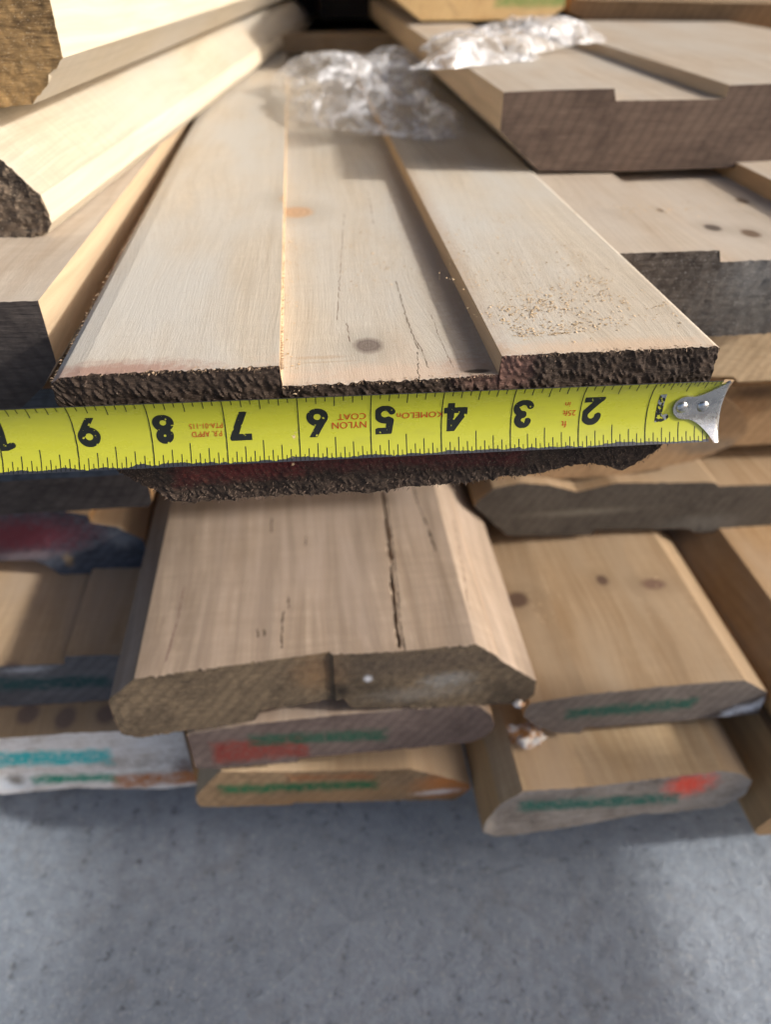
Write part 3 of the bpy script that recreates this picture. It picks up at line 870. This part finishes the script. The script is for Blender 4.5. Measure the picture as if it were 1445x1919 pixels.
# unseen roof set to cut sky light; unseen rail added to shade the floor
UNSEEN_ROOFM = plain('roof_sheet', (0.16, 0.14, 0.12), 0.8, var=0.3, vscale=0.1)
box_runs('roof', 'shed roof above the stack', None, [(-170 + i * 14, -156.4 + i * 14, -46, 170, 112 + 0.4 * (i % 2), 113 + 0.4 * (i % 2)) for i in range(18)], UNSEEN_ROOFM, 'structure', (0, 0, 112))
RX, RT = 27.0, math.tan(R(SUN_EL)) / math.cos(R(SUN_AZ - 90))
box_runs('rack_rail', 'low timber side rail of the rack', 'rail', [(RX, RX + 1.6, -60, -4.0, RT * RX - 3.5, RT * RX + 4.2), (RX + 1.7, RX + 5, -58, -54, 0, 20), (RX + 1.7, RX + 5, -28, -24, 0, 20)], W_G, None, (RX, -15, 0))

# ------------------------------------------------------------------ splinters and dust
def spikes(name, mat, pts, parent, label=None):
    """thin tapered fibres: (base, direction, length, radius)"""
    V, F = [], []
    for (p, d, ln, r) in pts:
        d = Vector(d).normalized()
        s = d.orthogonal().normalized()
        t = d.cross(s)
        bend = s * random.uniform(-0.25, 0.25) * ln
        k = len(V)
        for j in range(3):
            a = j * 2.0944
            V.append(Vector(p) + (s * math.cos(a) + t * math.sin(a)) * r)
        for j in range(3):
            a = j * 2.0944
            V.append(Vector(p) + d * ln * 0.55 + bend * 0.4 + (s * math.cos(a) + t * math.sin(a)) * r * 0.6)
        V.append(Vector(p) + d * ln + bend)
        for j in range(3):
            j2 = (j + 1) % 3
            F.append((k + j, k + j2, k + 3 + j2, k + 3 + j))
            F.append((k + 3 + j, k + 3 + j2, k + 6))
    if parent:
        org = tuple(parent.matrix_world.translation / IN) if False else tuple(c / IN for c in parent.location)
    else:
        org = (0, 0, 0)
    o = mesh_obj(name, [tuple(v) for v in V], F, mat, parent, org)
    o['kind'] = 'stuff'
    return o


random.seed(5)
M_SPL = plain('splinter_pale', (0.44, 0.315, 0.21), 0.8, var=0.3)
M_SPD = plain('splinter_dark', (0.085, 0.058, 0.042), 0.85, var=0.4)
pts, ptd = [], []
for i in range(1500):
    x = random.uniform(-3.2, 5.45)
    zt_ = float(np.interp(x, [p[0] for p in topA], [p[1] for p in topA]))
    f = noise.noise(Vector((x * 3, 0, 7)))
    if x < -2.2 and random.random() < 0.8:
        continue
    if f < -0.15 and random.random() < 0.7:
        continue
    ln = random.uniform(0.02, 0.07) * (1 + max(0, f) * 1.3)
    pts.append(((x, random.uniform(-0.02, 0.09), zt_ - random.uniform(-0.01, 0.03)), (random.uniform(-0.6, 0.6), -1, random.uniform(-0.5, 0.55)), ln * 0.8, random.uniform(0.0015, 0.0055)))
for i in range(700):           # torn arris along the left lip of the groove
    y = abs(random.gauss(0, 1)) ** 1.6 * 5
    if noise.noise(Vector((0, y * 2.2, 3))) < -0.05 and random.random() < 0.8:
        continue
    pts.append(((-0.465 + random.uniform(-0.01, 0.015), y, AT - random.uniform(0, 0.06)), (1, random.uniform(-1.0, 0.6), random.uniform(-0.4, 0.5)), random.uniform(0.015, 0.06), random.uniform(0.002, 0.005)))
for i in range(500):           # fuzzy outer edges
    y = abs(random.gauss(0, 1)) * 8
    pts.append(((-3.34, y, AT - random.uniform(0.03, 0.15)), (-1, random.uniform(-0.6, 0.6), random.uniform(-0.3, 0.3)), random.uniform(0.01, 0.05), 0.005))
spikes('splinters', M_SPL, pts, board_a)
for i in range(900):
    x = random.uniform(-3.2, 5.4)
    zb_ = float(np.interp(x, [p[0] for p in botA], [p[1] for p in botA]))
    zt_ = float(np.interp(x, [p[0] for p in topA], [p[1] for p in topA]))
    z = zb_ + random.random() ** 2 * 0.35 if random.random() < 0.75 else random.uniform(zb_, zt_)
    ptd.append(((x, random.uniform(-0.04, 0.04), z), (random.uniform(-0.9, 0.5), -1, random.uniform(-0.9, 0.4)), random.uniform(0.02, 0.075), random.uniform(0.004, 0.012)))
spikes('torn_fibres', M_SPD, ptd, board_a)


def chips(label, spots, mat, n_each, size):
    """sawdust: small bent flakes lying on a level surface; spots: (x, y, rx, ry, z)"""
    V, F = [], []
    for (cx, cy, rx, ry, z) in spots:
        for i in range(n_each):
            a, r_ = random.uniform(0, 6.283), math.sqrt(random.random())
            x, y = cx + rx * r_ * math.cos(a), cy + ry * r_ * math.sin(a)
            if noise.noise(Vector((x * 2.3, y * 2.3, 1.5))) < random.uniform(-0.35, 0.30):
                continue
            s = size * (0.22 + 1.5 * random.random() ** 3.2)
            t = random.uniform(0, 6.283)
            h = s * random.uniform(0.15, 0.6)
            k = len(V)
            c_, s_ = math.cos(t), math.sin(t)
            for (u, v, q) in ((-1, -0.4, 0.002), (0.1, -0.55, h), (1, -0.2, 0.004), (0.9, 0.4, h * 0.7), (-0.1, 0.5, h * 1.1), (-0.9, 0.45, 0.003)):
                V.append((x + (u * c_ - v * s_) * s, y + (u * s_ + v * c_) * s, z + q + 0.002))
            F += [(k, k + 1, k + 4, k + 5), (k + 1, k + 2, k + 3, k + 4)]
    o = mesh_obj('sawdust', V, F, mat)
    tag(o, label, 'sawdust', kind='stuff')


M_SD = plain('sawdust', (0.55, 0.41, 0.255), 0.85, var=0.35, vscale=4)
hA = lambda x, y: H(x, y, AT)
sp1 = hA(985, 585)
sp2 = hA(1000, 530)
sp3 = hA(960, 470)
sp4 = hA(1080, 560)
sp5 = hA(1000, 615)
chips('coarse sawdust scattered on the measured board right of its groove', [(*sp1, 0.62, 0.5, AT), (*sp2, 1.5, 2.4, AT), (*hA(1130, 580), 1.1, 1.2, AT), (*sp3, 1.2, 2.4, AT), (*sp4, 0.9, 1.2, AT), (*sp5, 0.7, 0.3, AT)], M_SD, 800, 0.0165)
g1 = H(700, 500, AT - 0.28)
g2 = H(660, 300, AT - 0.28)
chips('sawdust lying in the groove of the measured board', [(*g1, 0.7, 2.5, AT - 0.283), (*g2, 1.0, 4, AT - 0.283), (-0.32, 3, 0.12, 5, AT - 0.283)], M_SD, 420, 0.017)
r1 = H(1180, 392, AT)
r2 = H(1330, 395, AT - 0.2)
chips('line of sawdust on the two-step board right of the measured board', [(*r1, 1.6, 0.45, AT + 0.01), (*r2, 1.3, 0.6, AT - 0.17)], M_SD, 420, 0.02)
b1 = hB(440, 1010)
b2 = hB(700, 1100)
chips('sparse pale chips on the cracked lower board', [(*b1, 1.5, 1.8, BT - 0.05), (*b2, 1.5, 2, BT - 0.05)], M_SD, 30, 0.03)
zz = HC - 14.2
d1 = H(1250, 1125, zz)
d2 = H(1030, 1130, zz)
chips('sawdust on the tan board beside the cracked board', [(*d1, 0.8, 1.0, zz), (*d2, 0.6, 0.9, zz)], M_SD, 260, 0.018)



def scrap(label, px, py, z, size, squash, mat, seed, yb=0.0):
    bm = bmesh.new()
    bmesh.ops.create_icosphere(bm, subdivisions=4, radius=1.0)
    x0, y0 = H(px, py, z)
    V = []
    for v in bm.verts:
        c = v.co
        r = 1 + 0.45 * noise.noise(c * 1.7 + Vector((seed, 0, 0))) + 0.22 * noise.noise(c * 4.5 + Vector((0, seed, 0))) + 0.08 * noise.noise(c * 11)
        V.append((x0 + c.x * r * size[0], y0 + c.y * r * size[1], z + max(0.0, (c.z + 0.75)) * r * size[2]))
    F = [tuple(v.index for v in f.verts) for f in bm.faces]
    bm.free()
    o = mesh_obj('wood_scrap', V, F, mat, None, (x0, y0, z), 60)
    tag(o, label, 'wood scrap')


def scrap_mat():
    M = NT('frosted_scrap')
    a = M.noise(M.pin(), 4.0, 5, 0.7)
    c = M.mix(M.ramp(a, [(0.42, 0.0), (0.56, 1.0)]), (0.46, 0.22, 0.07), (0.74, 0.71, 0.66))
    M.l(c, M.b.inputs['Base Color'])
    M.b.inputs['Roughness'].default_value = 0.9
    M.bump(a, 0.8, 0.08)
    return M.m


SCR = scrap_mat()
scrap('white and orange broken wood scrap under the left end of the green-striped right board', 985, 1384, HC - 16.18, (0.50, 0.30, 0.16), 1, SCR, 3)
scrap('small pale curled chip beside the right end of the cracked board', 972, 1322, HC - 14.2, (0.12, 0.09, 0.06), 1, SCR, 8)

# ------------------------------------------------------------------ tape measure
TS = 0.976                    # inches of X per printed inch
TSL = -0.0105                 # drop of the blade per inch of X
TX1 = 4.596 + 1 * TS          # X of the zero mark
TCZ = E(685, 795, -0.16)[1]
TR, TH = 0.80, 0.61          # radius of the blade's curve and half its angle


def tp(s, v, off=0.0):
    """s: printed inches from the hook, v: -0.5 (bottom) .. 0.5 (top) along the blade's width, off: towards the viewer"""
    x = TX1 - s * TS
    th = v * 2 * TH
    r = TR - off
    y = -0.15 + (TR - r * math.cos(th)) * -1.0 if False else -0.10 - (TR - r * math.cos(th)) + 0.0
    z = r * math.sin(th)
    y += 0.10 * z
    xc = x - 0.62
    return (x - TSL * z, y, TCZ + z + TSL * xc)


def tape_mat():
    M = NT('tape_yellow')
    uv = M.n('ShaderNodeAttribute', attribute_name='pin').outputs['Vector']
    sep = M.n('ShaderNodeSeparateXYZ')
    M.l(uv, sep.inputs[0])
    s, v = sep.outputs[0], sep.outputs[1]
    n1 = M.noise(M.map((1.6, 6, 1)), 1.0, 5, 0.7)
    n2 = M.noise(M.map((12, 12, 1)), 1.0, 4, 0.7)
    n3 = M.noise(M.map((1.2, 0.2, 1), loc=(4, 0, 0)), 1.0, 6, 0.75)
    col = M.mix(n1, (0.40, 0.405, 0.024), (0.47, 0.47, 0.034))
    col = M.mix(M.math('MULTIPLY', M.ramp(n2, [(0.62, 0), (0.72, 1)]), 0.35), col, (0.35, 0.33, 0.03))
    dirt = M.noise(M.map((0.9, 3.0, 1), loc=(9, 0, 0)), 1.0, 6, 0.75)
    col = M.mix(M.math('MULTIPLY', M.ramp(dirt, [(0.52, 0.0), (0.70, 1.0)]), 0.35), col, (0.30, 0.29, 0.05))
    scr = M.noise(M.map((2.0, 60, 1)), 1.0, 3, 0.7)
    col = M.mix(M.math('MULTIPLY', M.ramp(scr, [(0.64, 0.0), (0.70, 1.0)]), 0.22), col, (0.25, 0.25, 0.06))
    edge = M.math('ADD', v, 0.5)
    lim = M.math('MULTIPLY', M.ramp(n3, [(0.40, 0.004), (0.70, 0.085)]), 1.0)
    wear = M.math('LESS_THAN', edge, M.math('ADD', lim, M.math('MULTIPLY', n2, 0.012)))
    wear2 = M.math('LESS_THAN', M.math('SUBTRACT', 1.0, edge), M.math('MULTIPLY', n2, 0.016))
    wear = M.math('MAXIMUM', wear, wear2)
    col = M.mix(wear, col, (0.075, 0.075, 0.08))
    M.l(col, M.b.inputs['Base Color'])
    col2 = M.noise(M.map((0.7, 1.2, 1)), 1.0, 5, 0.7)
    M.l(M.math('ADD', M.math('MULTIPLY', wear, 0.05), M.ramp(col2, [(0.35, 0.20), (0.65, 0.38)])), M.b.inputs['Roughness'])
    M.l(M.math('MULTIPLY', wear, 0.7), M.b.inputs['Metallic'])
    M.b.inputs['Specular IOR Level'].default_value = 0.6
    M.bump(M.math('MULTIPLY', wear, -1.0), 0.4, 0.01)
    return M.m


tape = bpy.data.objects.new('tape_measure', None)
C.objects.link(tape)
tape.location = (TX1 * IN, -0.10 * IN, TCZ * IN)
TORG = (TX1, -0.10, TCZ)
tag(tape, 'yellow steel tape measure stretched across the end of the measured board', 'tape measure')


def tape_piece(name, quads_sv, faces, mat, off):
    V = [tp(s, v, off) for s, v in quads_sv]
    P = [(s, v, 0) for s, v in quads_sv]
    return mesh_obj(name, V, faces, mat, tape, TORG, None, P)


# blade: front and back skins with closed edges
SV, F = [], []
NS, NV = 130, 20
S0, S1 = 0.03, 14.0
front, back = [], []
V, P = [], []
for i in range(NS + 1):
    s = S0 + (S1 - S0) * i / NS
    for k in range(NV + 1):
        v = -0.5 + k / NV
        V.append(tp(s, v, 0.0))
        P.append((s, v, 0))
nb = len(V)
for i in range(NS + 1):
    s = S0 + (S1 - S0) * i / NS
    for k in range(NV + 1):
        v = -0.5 + k / NV
        V.append(tp(s, v, -0.008))
        P.append((s, v, 0))
q = lambda i, k, b=0: b + i * (NV + 1) + k
for i in range(NS):
    for k in range(NV):
        F.append((q(i, k), q(i, k + 1), q(i + 1, k + 1), q(i + 1, k)))
        F.append((q(i, k, nb), q(i + 1, k, nb), q(i + 1, k + 1, nb), q(i, k + 1, nb)))
    F.append((q(i, 0), q(i + 1, 0), q(i + 1, 0, nb), q(i, 0, nb)))
    F.append((q(i, NV), q(i, NV, nb), q(i + 1, NV, nb), q(i + 1, NV)))
for k in range(NV):
    F.append((q(0, k), q(0, k, nb), q(0, k + 1, nb), q(0, k + 1)))
mesh_obj('blade', V, F, tape_mat(), tape, TORG, 50, P)

INK = plain('tape_ink', (0.012, 0.014, 0.012), 0.45)
REDINK = plain('tape_red_ink', (0.42, 0.035, 0.010), 0.5)
# graduation marks
SV, F = [], []


def tick(s, v0, v1, wdt):
    n = 6
    k = len(SV)
    for j in range(n + 1):
        v = v0 + (v1 - v0) * j / n
        SV.extend([(s - wdt / 2, v), (s + wdt / 2, v)])
    for j in range(n):
        F.append((k + 2 * j, k + 2 * j + 2, k + 2 * j + 3, k + 2 * j + 1) if v1 > v0 else (k + 2 * j, k + 2 * j + 1, k + 2 * j + 3, k + 2 * j + 2))


for i in range(1, 16 * 12):
    s = i / 16
    m = i % 16
    if m == 0:
        tick(s, -0.495, 0.495, 0.014)
        continue
    L = 0.30 if m == 8 else 0.225 if m in (4, 12) else 0.16 if m % 2 == 0 else 0.085
    if m in (4, 8, 12) or m % 2 == 0:
        tick(s, -0.495, -0.495 + L, 0.013)
    else:
        tick(s, -0.495, -0.495 + L, 0.011)
    if s < 1.0 or m % 2 == 0:
        L2 = (0.20 if m == 8 else 0.15 if m in (4, 12) else 0.10 if m % 2 == 0 else 0.06)
        tick(s, 0.495, 0.495 - L2, 0.013)
tape_piece('graduation_marks', SV, F, INK, 0.0022)['kind'] = 'stuff'


# numerals from distance fields
def seg(x, y, a, b):
    ax, ay = a
    bx, by = b
    dx, dy = bx - ax, by - ay
    t = np.clip(((x - ax) * dx + (y - ay) * dy) / (dx * dx + dy * dy), 0, 1)
    return np.hypot(x - ax - t * dx, y - ay - t * dy)


def arc(x, y, c, r, a0, a1, ry=None):
    pts_ = [(c[0] + r * math.cos(R(a0 + (a1 - a0) * i / 28)), c[1] + (ry or r) * math.sin(R(a0 + (a1 - a0) * i / 28))) for i in range(29)]
    d = np.full(x.shape, 9.0)
    for a, b in zip(pts_, pts_[1:]):
        d = np.minimum(d, seg(x, y, a, b))
    return d


def digit(d, x, y):
    h = 0.108
    mn = np.minimum
    if d == 1:
        f = mn(seg(x, y, (0.40, -0.2), (0.40, 1.2)), seg(x, y, (0.40, 0.94), (0.16, 0.84)) + 0.01)
    elif d == 2:
        f = mn(mn(arc(x, y, (0.36, 0.68), 0.215, 175, -40), seg(x, y, (0.525, 0.545), (0.10, 0.06))), seg(x, y, (0.12, 0.10), (0.85, 0.10)))
        f = np.where(x > 0.66, 1, f)
    elif d == 3:
        f = mn(arc(x, y, (0.34, 0.735), 0.165, 165, -90), arc(x, y, (0.34, 0.315), 0.215, 90, -165))
    elif d == 4:
        f = mn(mn(seg(x, y, (0.52, -0.3), (0.52, 1.3)), seg(x, y, (0.55, 1.03), (0.04, 0.30))), seg(x, y, (0.10, 0.29), (0.9, 0.29)))
        f = np.where((x > 0.74) | (x < 0.0), 1, f)
    elif d == 5:
        f = mn(mn(seg(x, y, (0.22, 0.90), (0.9, 0.90)), seg(x, y, (0.22, 0.92), (0.16, 0.56))), arc(x, y, (0.33, 0.325), 0.225, 118, -160))
        f = np.where(x > 0.64, 1, f)
    elif d in (6, 9):
        if d == 9:
            x, y = 0.72 - x, 1 - y
        f = mn(arc(x, y, (0.36, 0.325), 0.22, 0, 360), seg(x, y, (0.175, 0.43), (0.56, 1.10)))
    elif d == 7:
        f = mn(seg(x, y, (0.05, 0.90), (0.58, 0.90)), seg(x, y, (0.60, 0.92), (0.20, -0.1)))
        f = np.where((x < 0.04) | (x > 0.72), 1, f)
    elif d == 8:
        f = mn(arc(x, y, (0.36, 0.745), 0.150, 0, 360), arc(x, y, (0.36, 0.305), 0.205, 0, 360))
    else:
        f = arc(x, y, (0.36, 0.5), 0.245, 0, 360, 0.395)
    g = f - h
    return np.maximum(g, np.maximum(-y, y - 1))


def contour(fn, x0, x1, y0, y1, step):
    xs_ = np.arange(x0, x1 + step, step)
    ys_ = np.arange(y0, y1 + step, step)
    X, Yg = np.meshgrid(xs_, ys_, indexing='ij')
    f = fn(X, Yg)
    V_, F_ = [], []
    ins = f < 0
    for i in range(len(xs_) - 1):
        for j in range(len(ys_) - 1):
            cs = [(i, j), (i + 1, j), (i + 1, j + 1), (i, j + 1)]
            b = [ins[c] for c in cs]
            if not any(b):
                continue
            poly = []
            for a in range(4):
                c, d = cs[a], cs[(a + 1) % 4]
                if ins[c]:
                    poly.append((xs_[c[0]], ys_[c[1]]))
                if ins[c] != ins[d]:
                    t = f[c] / (f[c] - f[d])
                    poly.append((xs_[c[0]] + t * (xs_[d[0]] - xs_[c[0]]), ys_[c[1]] + t * (ys_[d[1]] - ys_[c[1]])))
            if len(poly) >= 3:
                k = len(V_)
                V_ += poly
                F_.append(tuple(range(k, k + len(poly))))
    return V_, F_


def nfield(X, Y_, sc, seed):
    o_ = np.empty(X.shape)
    for idx_ in np.ndindex(X.shape):
        o_[idx_] = noise.fractal(Vector((X[idx_] * sc + seed * 11, Y_[idx_] * sc, seed)), 0.8, 2.0, 3)
    return o_


DH = 0.445                   # numeral height, inches
DV = 0.035                   # centre of the numerals on the blade


def numeral(d, s_mid, wear=0.55, name='numeral', mat=INK, off=0.0024, invert=False, lim=None):
    def fn(X, Y_):
        f = digit(d, X, Y_)
        nz = nfield(X, Y_, 9, d + 1)
        f = np.maximum(f, (nz - wear) * 0.5)
        if lim:
            f = np.maximum(f, lim(X, Y_))
        return f
    V_, F_ = contour(fn, -0.06, 0.80, -0.03, 1.03, 0.022)
    # read upside-down: text right runs along +s, text up runs down the blade
    sv = [(s_mid + (x - 0.36) * DH / TS, DV - (y - 0.5) * DH) for x, y in V_]
    return tape_piece(name, sv, [tuple(f) for f in F_], mat, off)


for n_, sm in ((2, 1.83), (3, 2.84), (4, 3.80), (5, 4.815), (6, 5.74), (7, 6.79), (8, 7.82), (9, 8.82)):
    numeral(n_, sm, 0.62)
numeral(1, 9.93, 0.62)
numeral(0, 10.22, 0.62)
SILVER = plain('bare_steel', (0.52, 0.53, 0.55), 0.28, 1.0, var=0.3)
numeral(1, 0.80, 0.16)
numeral(1, 0.80, 9, name='bare_steel_patch', mat=SILVER, off=0.0036, lim=lambda X, Y_: 0.16 - nfield(X, Y_, 4.5, 8) * 0.9 - 0.25 * np.abs(Y_ - 0.45))


def small_text(body, s_c, v_c, cap, name='red_print', bold=0.0, rot90=False, xs_=1.0, spacing=1.0):
    cu = bpy.data.curves.new('print', 'FONT')
    cu.body = body
    cu.align_x = 'CENTER'
    cu.size = 1.0
    cu.offset = bold
    cu.space_character = spacing
    cu.resolution_u = 4
    to = bpy.data.objects.new('print', cu)
    C.objects.link(to)
    me = bpy.data.meshes.new_from_object(to.evaluated_get(bpy.context.evaluated_depsgraph_get()))
    k = cap / 0.70
    sv = []
    for vt in me.vertices:
        x, y = vt.co.x * k * xs_, (vt.co.y - 0.35) * k
        sv.append((s_c + x / TS, v_c - y))
    fc = [tuple(p.vertices)[::1] for p in me.polygons]
    bpy.data.objects.remove(to)
    return tape_piece(name, sv, fc, REDINK, 0.004)


small_text("P.R. APP'D", 7.255, -0.075, 0.080, xs_=0.80)
small_text('PTA-01-115', 7.255, 0.045, 0.080, xs_=0.80)
small_text('NYLON', 5.30, -0.035, 0.098, xs_=1.0)
small_text('COAT', 5.26, 0.095, 0.098, xs_=1.0)
small_text('K\u039fMELOn', 4.32, 0.075, 0.088, xs_=1.12, bold=0.012) if False else small_text('KOMELOn', 4.31, 0.075, 0.092, xs_=1.08)
small_text('ft', 2.22, -0.16, 0.092)
small_text('25ft', 2.155, 0.005, 0.085)
small_text('in', 2.20, 0.145, 0.085)

# hook: a plate riveted on the blade, flaring to its full width, and a lip behind the board's edge
STEEL = NT('hook_steel')
hn = STEEL.noise(STEEL.map((3, 3, 3)), 3.0, 5, 0.7)
STEEL.l(STEEL.mix(hn, (0.42, 0.41, 0.40), (0.66, 0.65, 0.63)), STEEL.b.inputs['Base Color'])
STEEL.b.inputs['Metallic'].default_value = 1.0
STEEL.l(STEEL.ramp(hn, [(0.3, 0.16), (0.7, 0.34)]), STEEL.b.inputs['Roughness'])
STEEL.bump(hn, 0.25, 0.02)
STEEL = STEEL.m


def hw(s):
    """half width of the plate at s"""
    if s > 0.46:
        t = (s - 0.46) / 0.17
        return 0.185 * math.sqrt(max(0.0, 1 - t * t))
    if s > 0.36:
        return 0.185
    t = min(1.0, (0.36 - s) / 0.40)
    return 0.185 + (0.52 - 0.185) * (0.35 * t + 0.65 * t ** 2.2)


V, F = [], []
ss = [0.63 - 0.17 * (1 - math.cos(i / 10 * math.pi / 2)) for i in range(11)][::1] + [0.46 - 0.52 * i / 26 for i in range(1, 27)]
NK = 16
hook_c = 0.035
for off in (0.030, 0.003):
    for s in ss:
        w_ = max(hw(s), 0.004)
        for k in range(NK + 1):
            v = hook_c * max(0, min(1, s / 0.5)) + w_ * (-1 + 2 * k / NK)
            V.append(tp(s, v, off))
n1_ = len(ss)
qq = lambda b, i, k: b * n1_ * (NK + 1) + i * (NK + 1) + k
for i in range(n1_ - 1):
    for k in range(NK):
        F.append((qq(0, i, k), qq(0, i + 1, k), qq(0, i + 1, k + 1), qq(0, i, k + 1)))
        F.append((qq(1, i, k), qq(1, i, k + 1), qq(1, i + 1, k + 1), qq(1, i + 1, k)))
    F.append((qq(0, i, 0), qq(1, i, 0), qq(1, i + 1, 0), qq(0, i + 1, 0)))
    F.append((qq(0, i, NK), qq(0, i + 1, NK), qq(1, i + 1, NK), qq(1, i, NK)))
# lip bent backwards
last = [V[qq(0, n1_ - 1, k)] for k in range(NK + 1)]
rows = [last]
for j in range(1, 9):
    a = min(1, j / 4) * math.pi / 2
    r_ = 0.07
    if j <= 4:
        row = [(p[0] + r_ * math.sin(a), p[1] + r_ * (1 - math.cos(a)), p[2]) for p in last]
    else:
        row = [(p[0] + r_, p[1] + r_ + (j - 4) * 0.05, TCZ + (p[2] - TCZ) * (1 - 0.06 * (j - 4))) for p in last]
    rows.append(row)
st_ = len(V)
for row in rows[1:]:
    V += row
for j in range(len(rows) - 1):
    for k in range(NK):
        a = (qq(0, n1_ - 1, k), qq(0, n1_ - 1, k + 1)) if j == 0 else (st_ + (j - 1) * (NK + 1) + k, st_ + (j - 1) * (NK + 1) + k + 1)
        b = (st_ + j * (NK + 1) + k, st_ + j * (NK + 1) + k + 1)
        F.append((a[0], b[0], b[1], a[1]))
hook = mesh_obj('hook', V, F, STEEL, tape, TORG, 45)
for s in (0.50, 0.185):
    V, F = [], []
    c = tp(s, 0.035, 0.028)
    nrm = Vector((0, -1, 0.02))
    for j in range(7):
        a = j / 6 * math.pi / 2
        rr, hh = 0.088 * math.cos(a), 0.055 * math.sin(a)
        for k in range(18):
            t = k / 18 * 2 * math.pi
            V.append((c[0] + rr * math.cos(t), c[1] - hh, c[2] + rr * math.sin(t)))
    for j in range(6):
        for k in range(18):
            F.append((j * 18 + k, j * 18 + (k + 1) % 18, (j + 1) * 18 + (k + 1) % 18, (j + 1) * 18 + k))
    rv = mesh_obj('rivet', V, F, STEEL, hook, TORG, 60)


# ------------------------------------------------------------------ plastic film
def film_mat():
    M = NT('clear_film')
    wn = M.n('ShaderNodeTexNoise')
    wn.inputs['Scale'].default_value = 0.9
    wn.inputs['Detail'].default_value = 3
    M.l(M.pin(), wn.inputs['Vector'])
    wv = M.n('ShaderNodeVectorMath', operation='MULTIPLY_ADD')
    M.l(wn.outputs['Color'], wv.inputs[0])
    wv.inputs[1].default_value = (1.6, 1.6, 1.6)
    M.l(M.pin(), wv.inputs[2])
    crease = []
    for sc, rz in ((0.55, 0.5), (1.3, -0.4)):
        vo = M.n('ShaderNodeTexVoronoi', feature='DISTANCE_TO_EDGE')
        vo.inputs['Scale'].default_value = sc
        M.l(M.map((1.6, 0.8, 1.6), rot=(0, 0, rz), src=wv.outputs[0]), vo.inputs['Vector'])
        crease.append(vo.outputs['Distance'])
    n_ = M.noise(M.pin(), 0.7, 5, 0.65)
    c1 = M.ramp(crease[0], [(0.0, 1.0), (0.10, 0.0)])
    c2 = M.ramp(crease[1], [(0.0, 1.0), (0.07, 0.0)])
    a = M.math('ADD', M.math('MULTIPLY', c1, 0.45), M.math('MULTIPLY', c2, 0.16))
    a = M.math('ADD', a, M.ramp(n_, [(0.40, 0.07), (0.68, 0.46)]), clamp=True)
    M.l(a, M.b.inputs['Alpha'])
    M.b.inputs['Base Color'].default_value = (0.92, 0.93, 0.96, 1)
    M.b.inputs['Roughness'].default_value = 0.12
    M.b.inputs['Specular IOR Level'].default_value = 1.0
    h = M.math('ADD', M.math('MINIMUM', crease[0], 0.25), M.math('MULTIPLY', M.math('MINIMUM', crease[1], 0.2), 0.6))
    M.bump(h, 0.9, 0.35)
    return M.m


FILM = film_mat()


def film(label, quad, z0, hgt, seed, nu=90, nv=60, edge=0.2):
    """crumpled sheet over the quad (4 floor points, inches) lying at z0"""
    V, F = [], []
    for i in range(nu + 1):
        u = i / nu
        for k in range(nv + 1):
            v = k / nv
            a = [quad[0][t] * (1 - u) + quad[1][t] * u for t in (0, 1)]
            b = [quad[3][t] * (1 - u) + quad[2][t] * u for t in (0, 1)]
            x, y = a[0] * (1 - v) + b[0] * v, a[1] * (1 - v) + b[1] * v
            p = Vector((x * 0.55, y * 0.34, seed))
            wob = noise.noise(p * 0.8 + Vector((9, 0, 0)))
            x += 0.9 * wob + 0.25 * noise.noise(p * 3)
            y += 1.3 * noise.noise(p * 0.9 + Vector((0, 7, 0)))
            dome = 0.55 + 0.75 * noise.noise(p * 0.9 + Vector((3, 1, 5)))
            cr = 0
            amp, fr = 1.0, 1.0
            for o_ in range(4):
                cr += amp * abs(noise.noise(Vector((p.x * 1.0 + p.y * 0.5, p.y * 1.6 - p.x * 0.6, seed)) * fr * 2.0 + Vector((0, 0, o_ * 5))))
                amp *= 0.6
                fr *= 2.0
            rid = max(0.0, dome) * (1.0 - 0.15 * cr) + 0.22 * cr
            env = min(1, min(u, 1 - u) / edge) ** 0.5 * min(1, min(v, 1 - v) / edge) ** 0.5
            V.append((x, y, z0 + 0.03 + hgt * (env * rid + 0.04 * cr)))
    for i in range(nu):
        for k in range(nv):
            F.append((i * (nv + 1) + k, (i + 1) * (nv + 1) + k, (i + 1) * (nv + 1) + k + 1, i * (nv + 1) + k + 1))
    o = mesh_obj('plastic_film', V, F, FILM, None, (*quad[0], z0), 0)
    tag(o, label, 'plastic film')


f1 = [H(490, 232, AT), H(880, 268, AT), H(760, 105, AT + 0.6), H(540, 130, AT + 0.6)]
film('crumpled clear plastic film lying across the groove of the measured board', f1, AT, 1.35, 2, 160, 110)
UT = E(1000, 170, 9.7)[1]
f2 = [H(770, 132, UT), H(1000, 116, UT), H(1128, 60, UT + 0.2), H(800, 62, UT + 0.2)]
film('smaller bunch of plastic film on the thick grooved board', f2, UT, 0.75, 5, 110, 70)
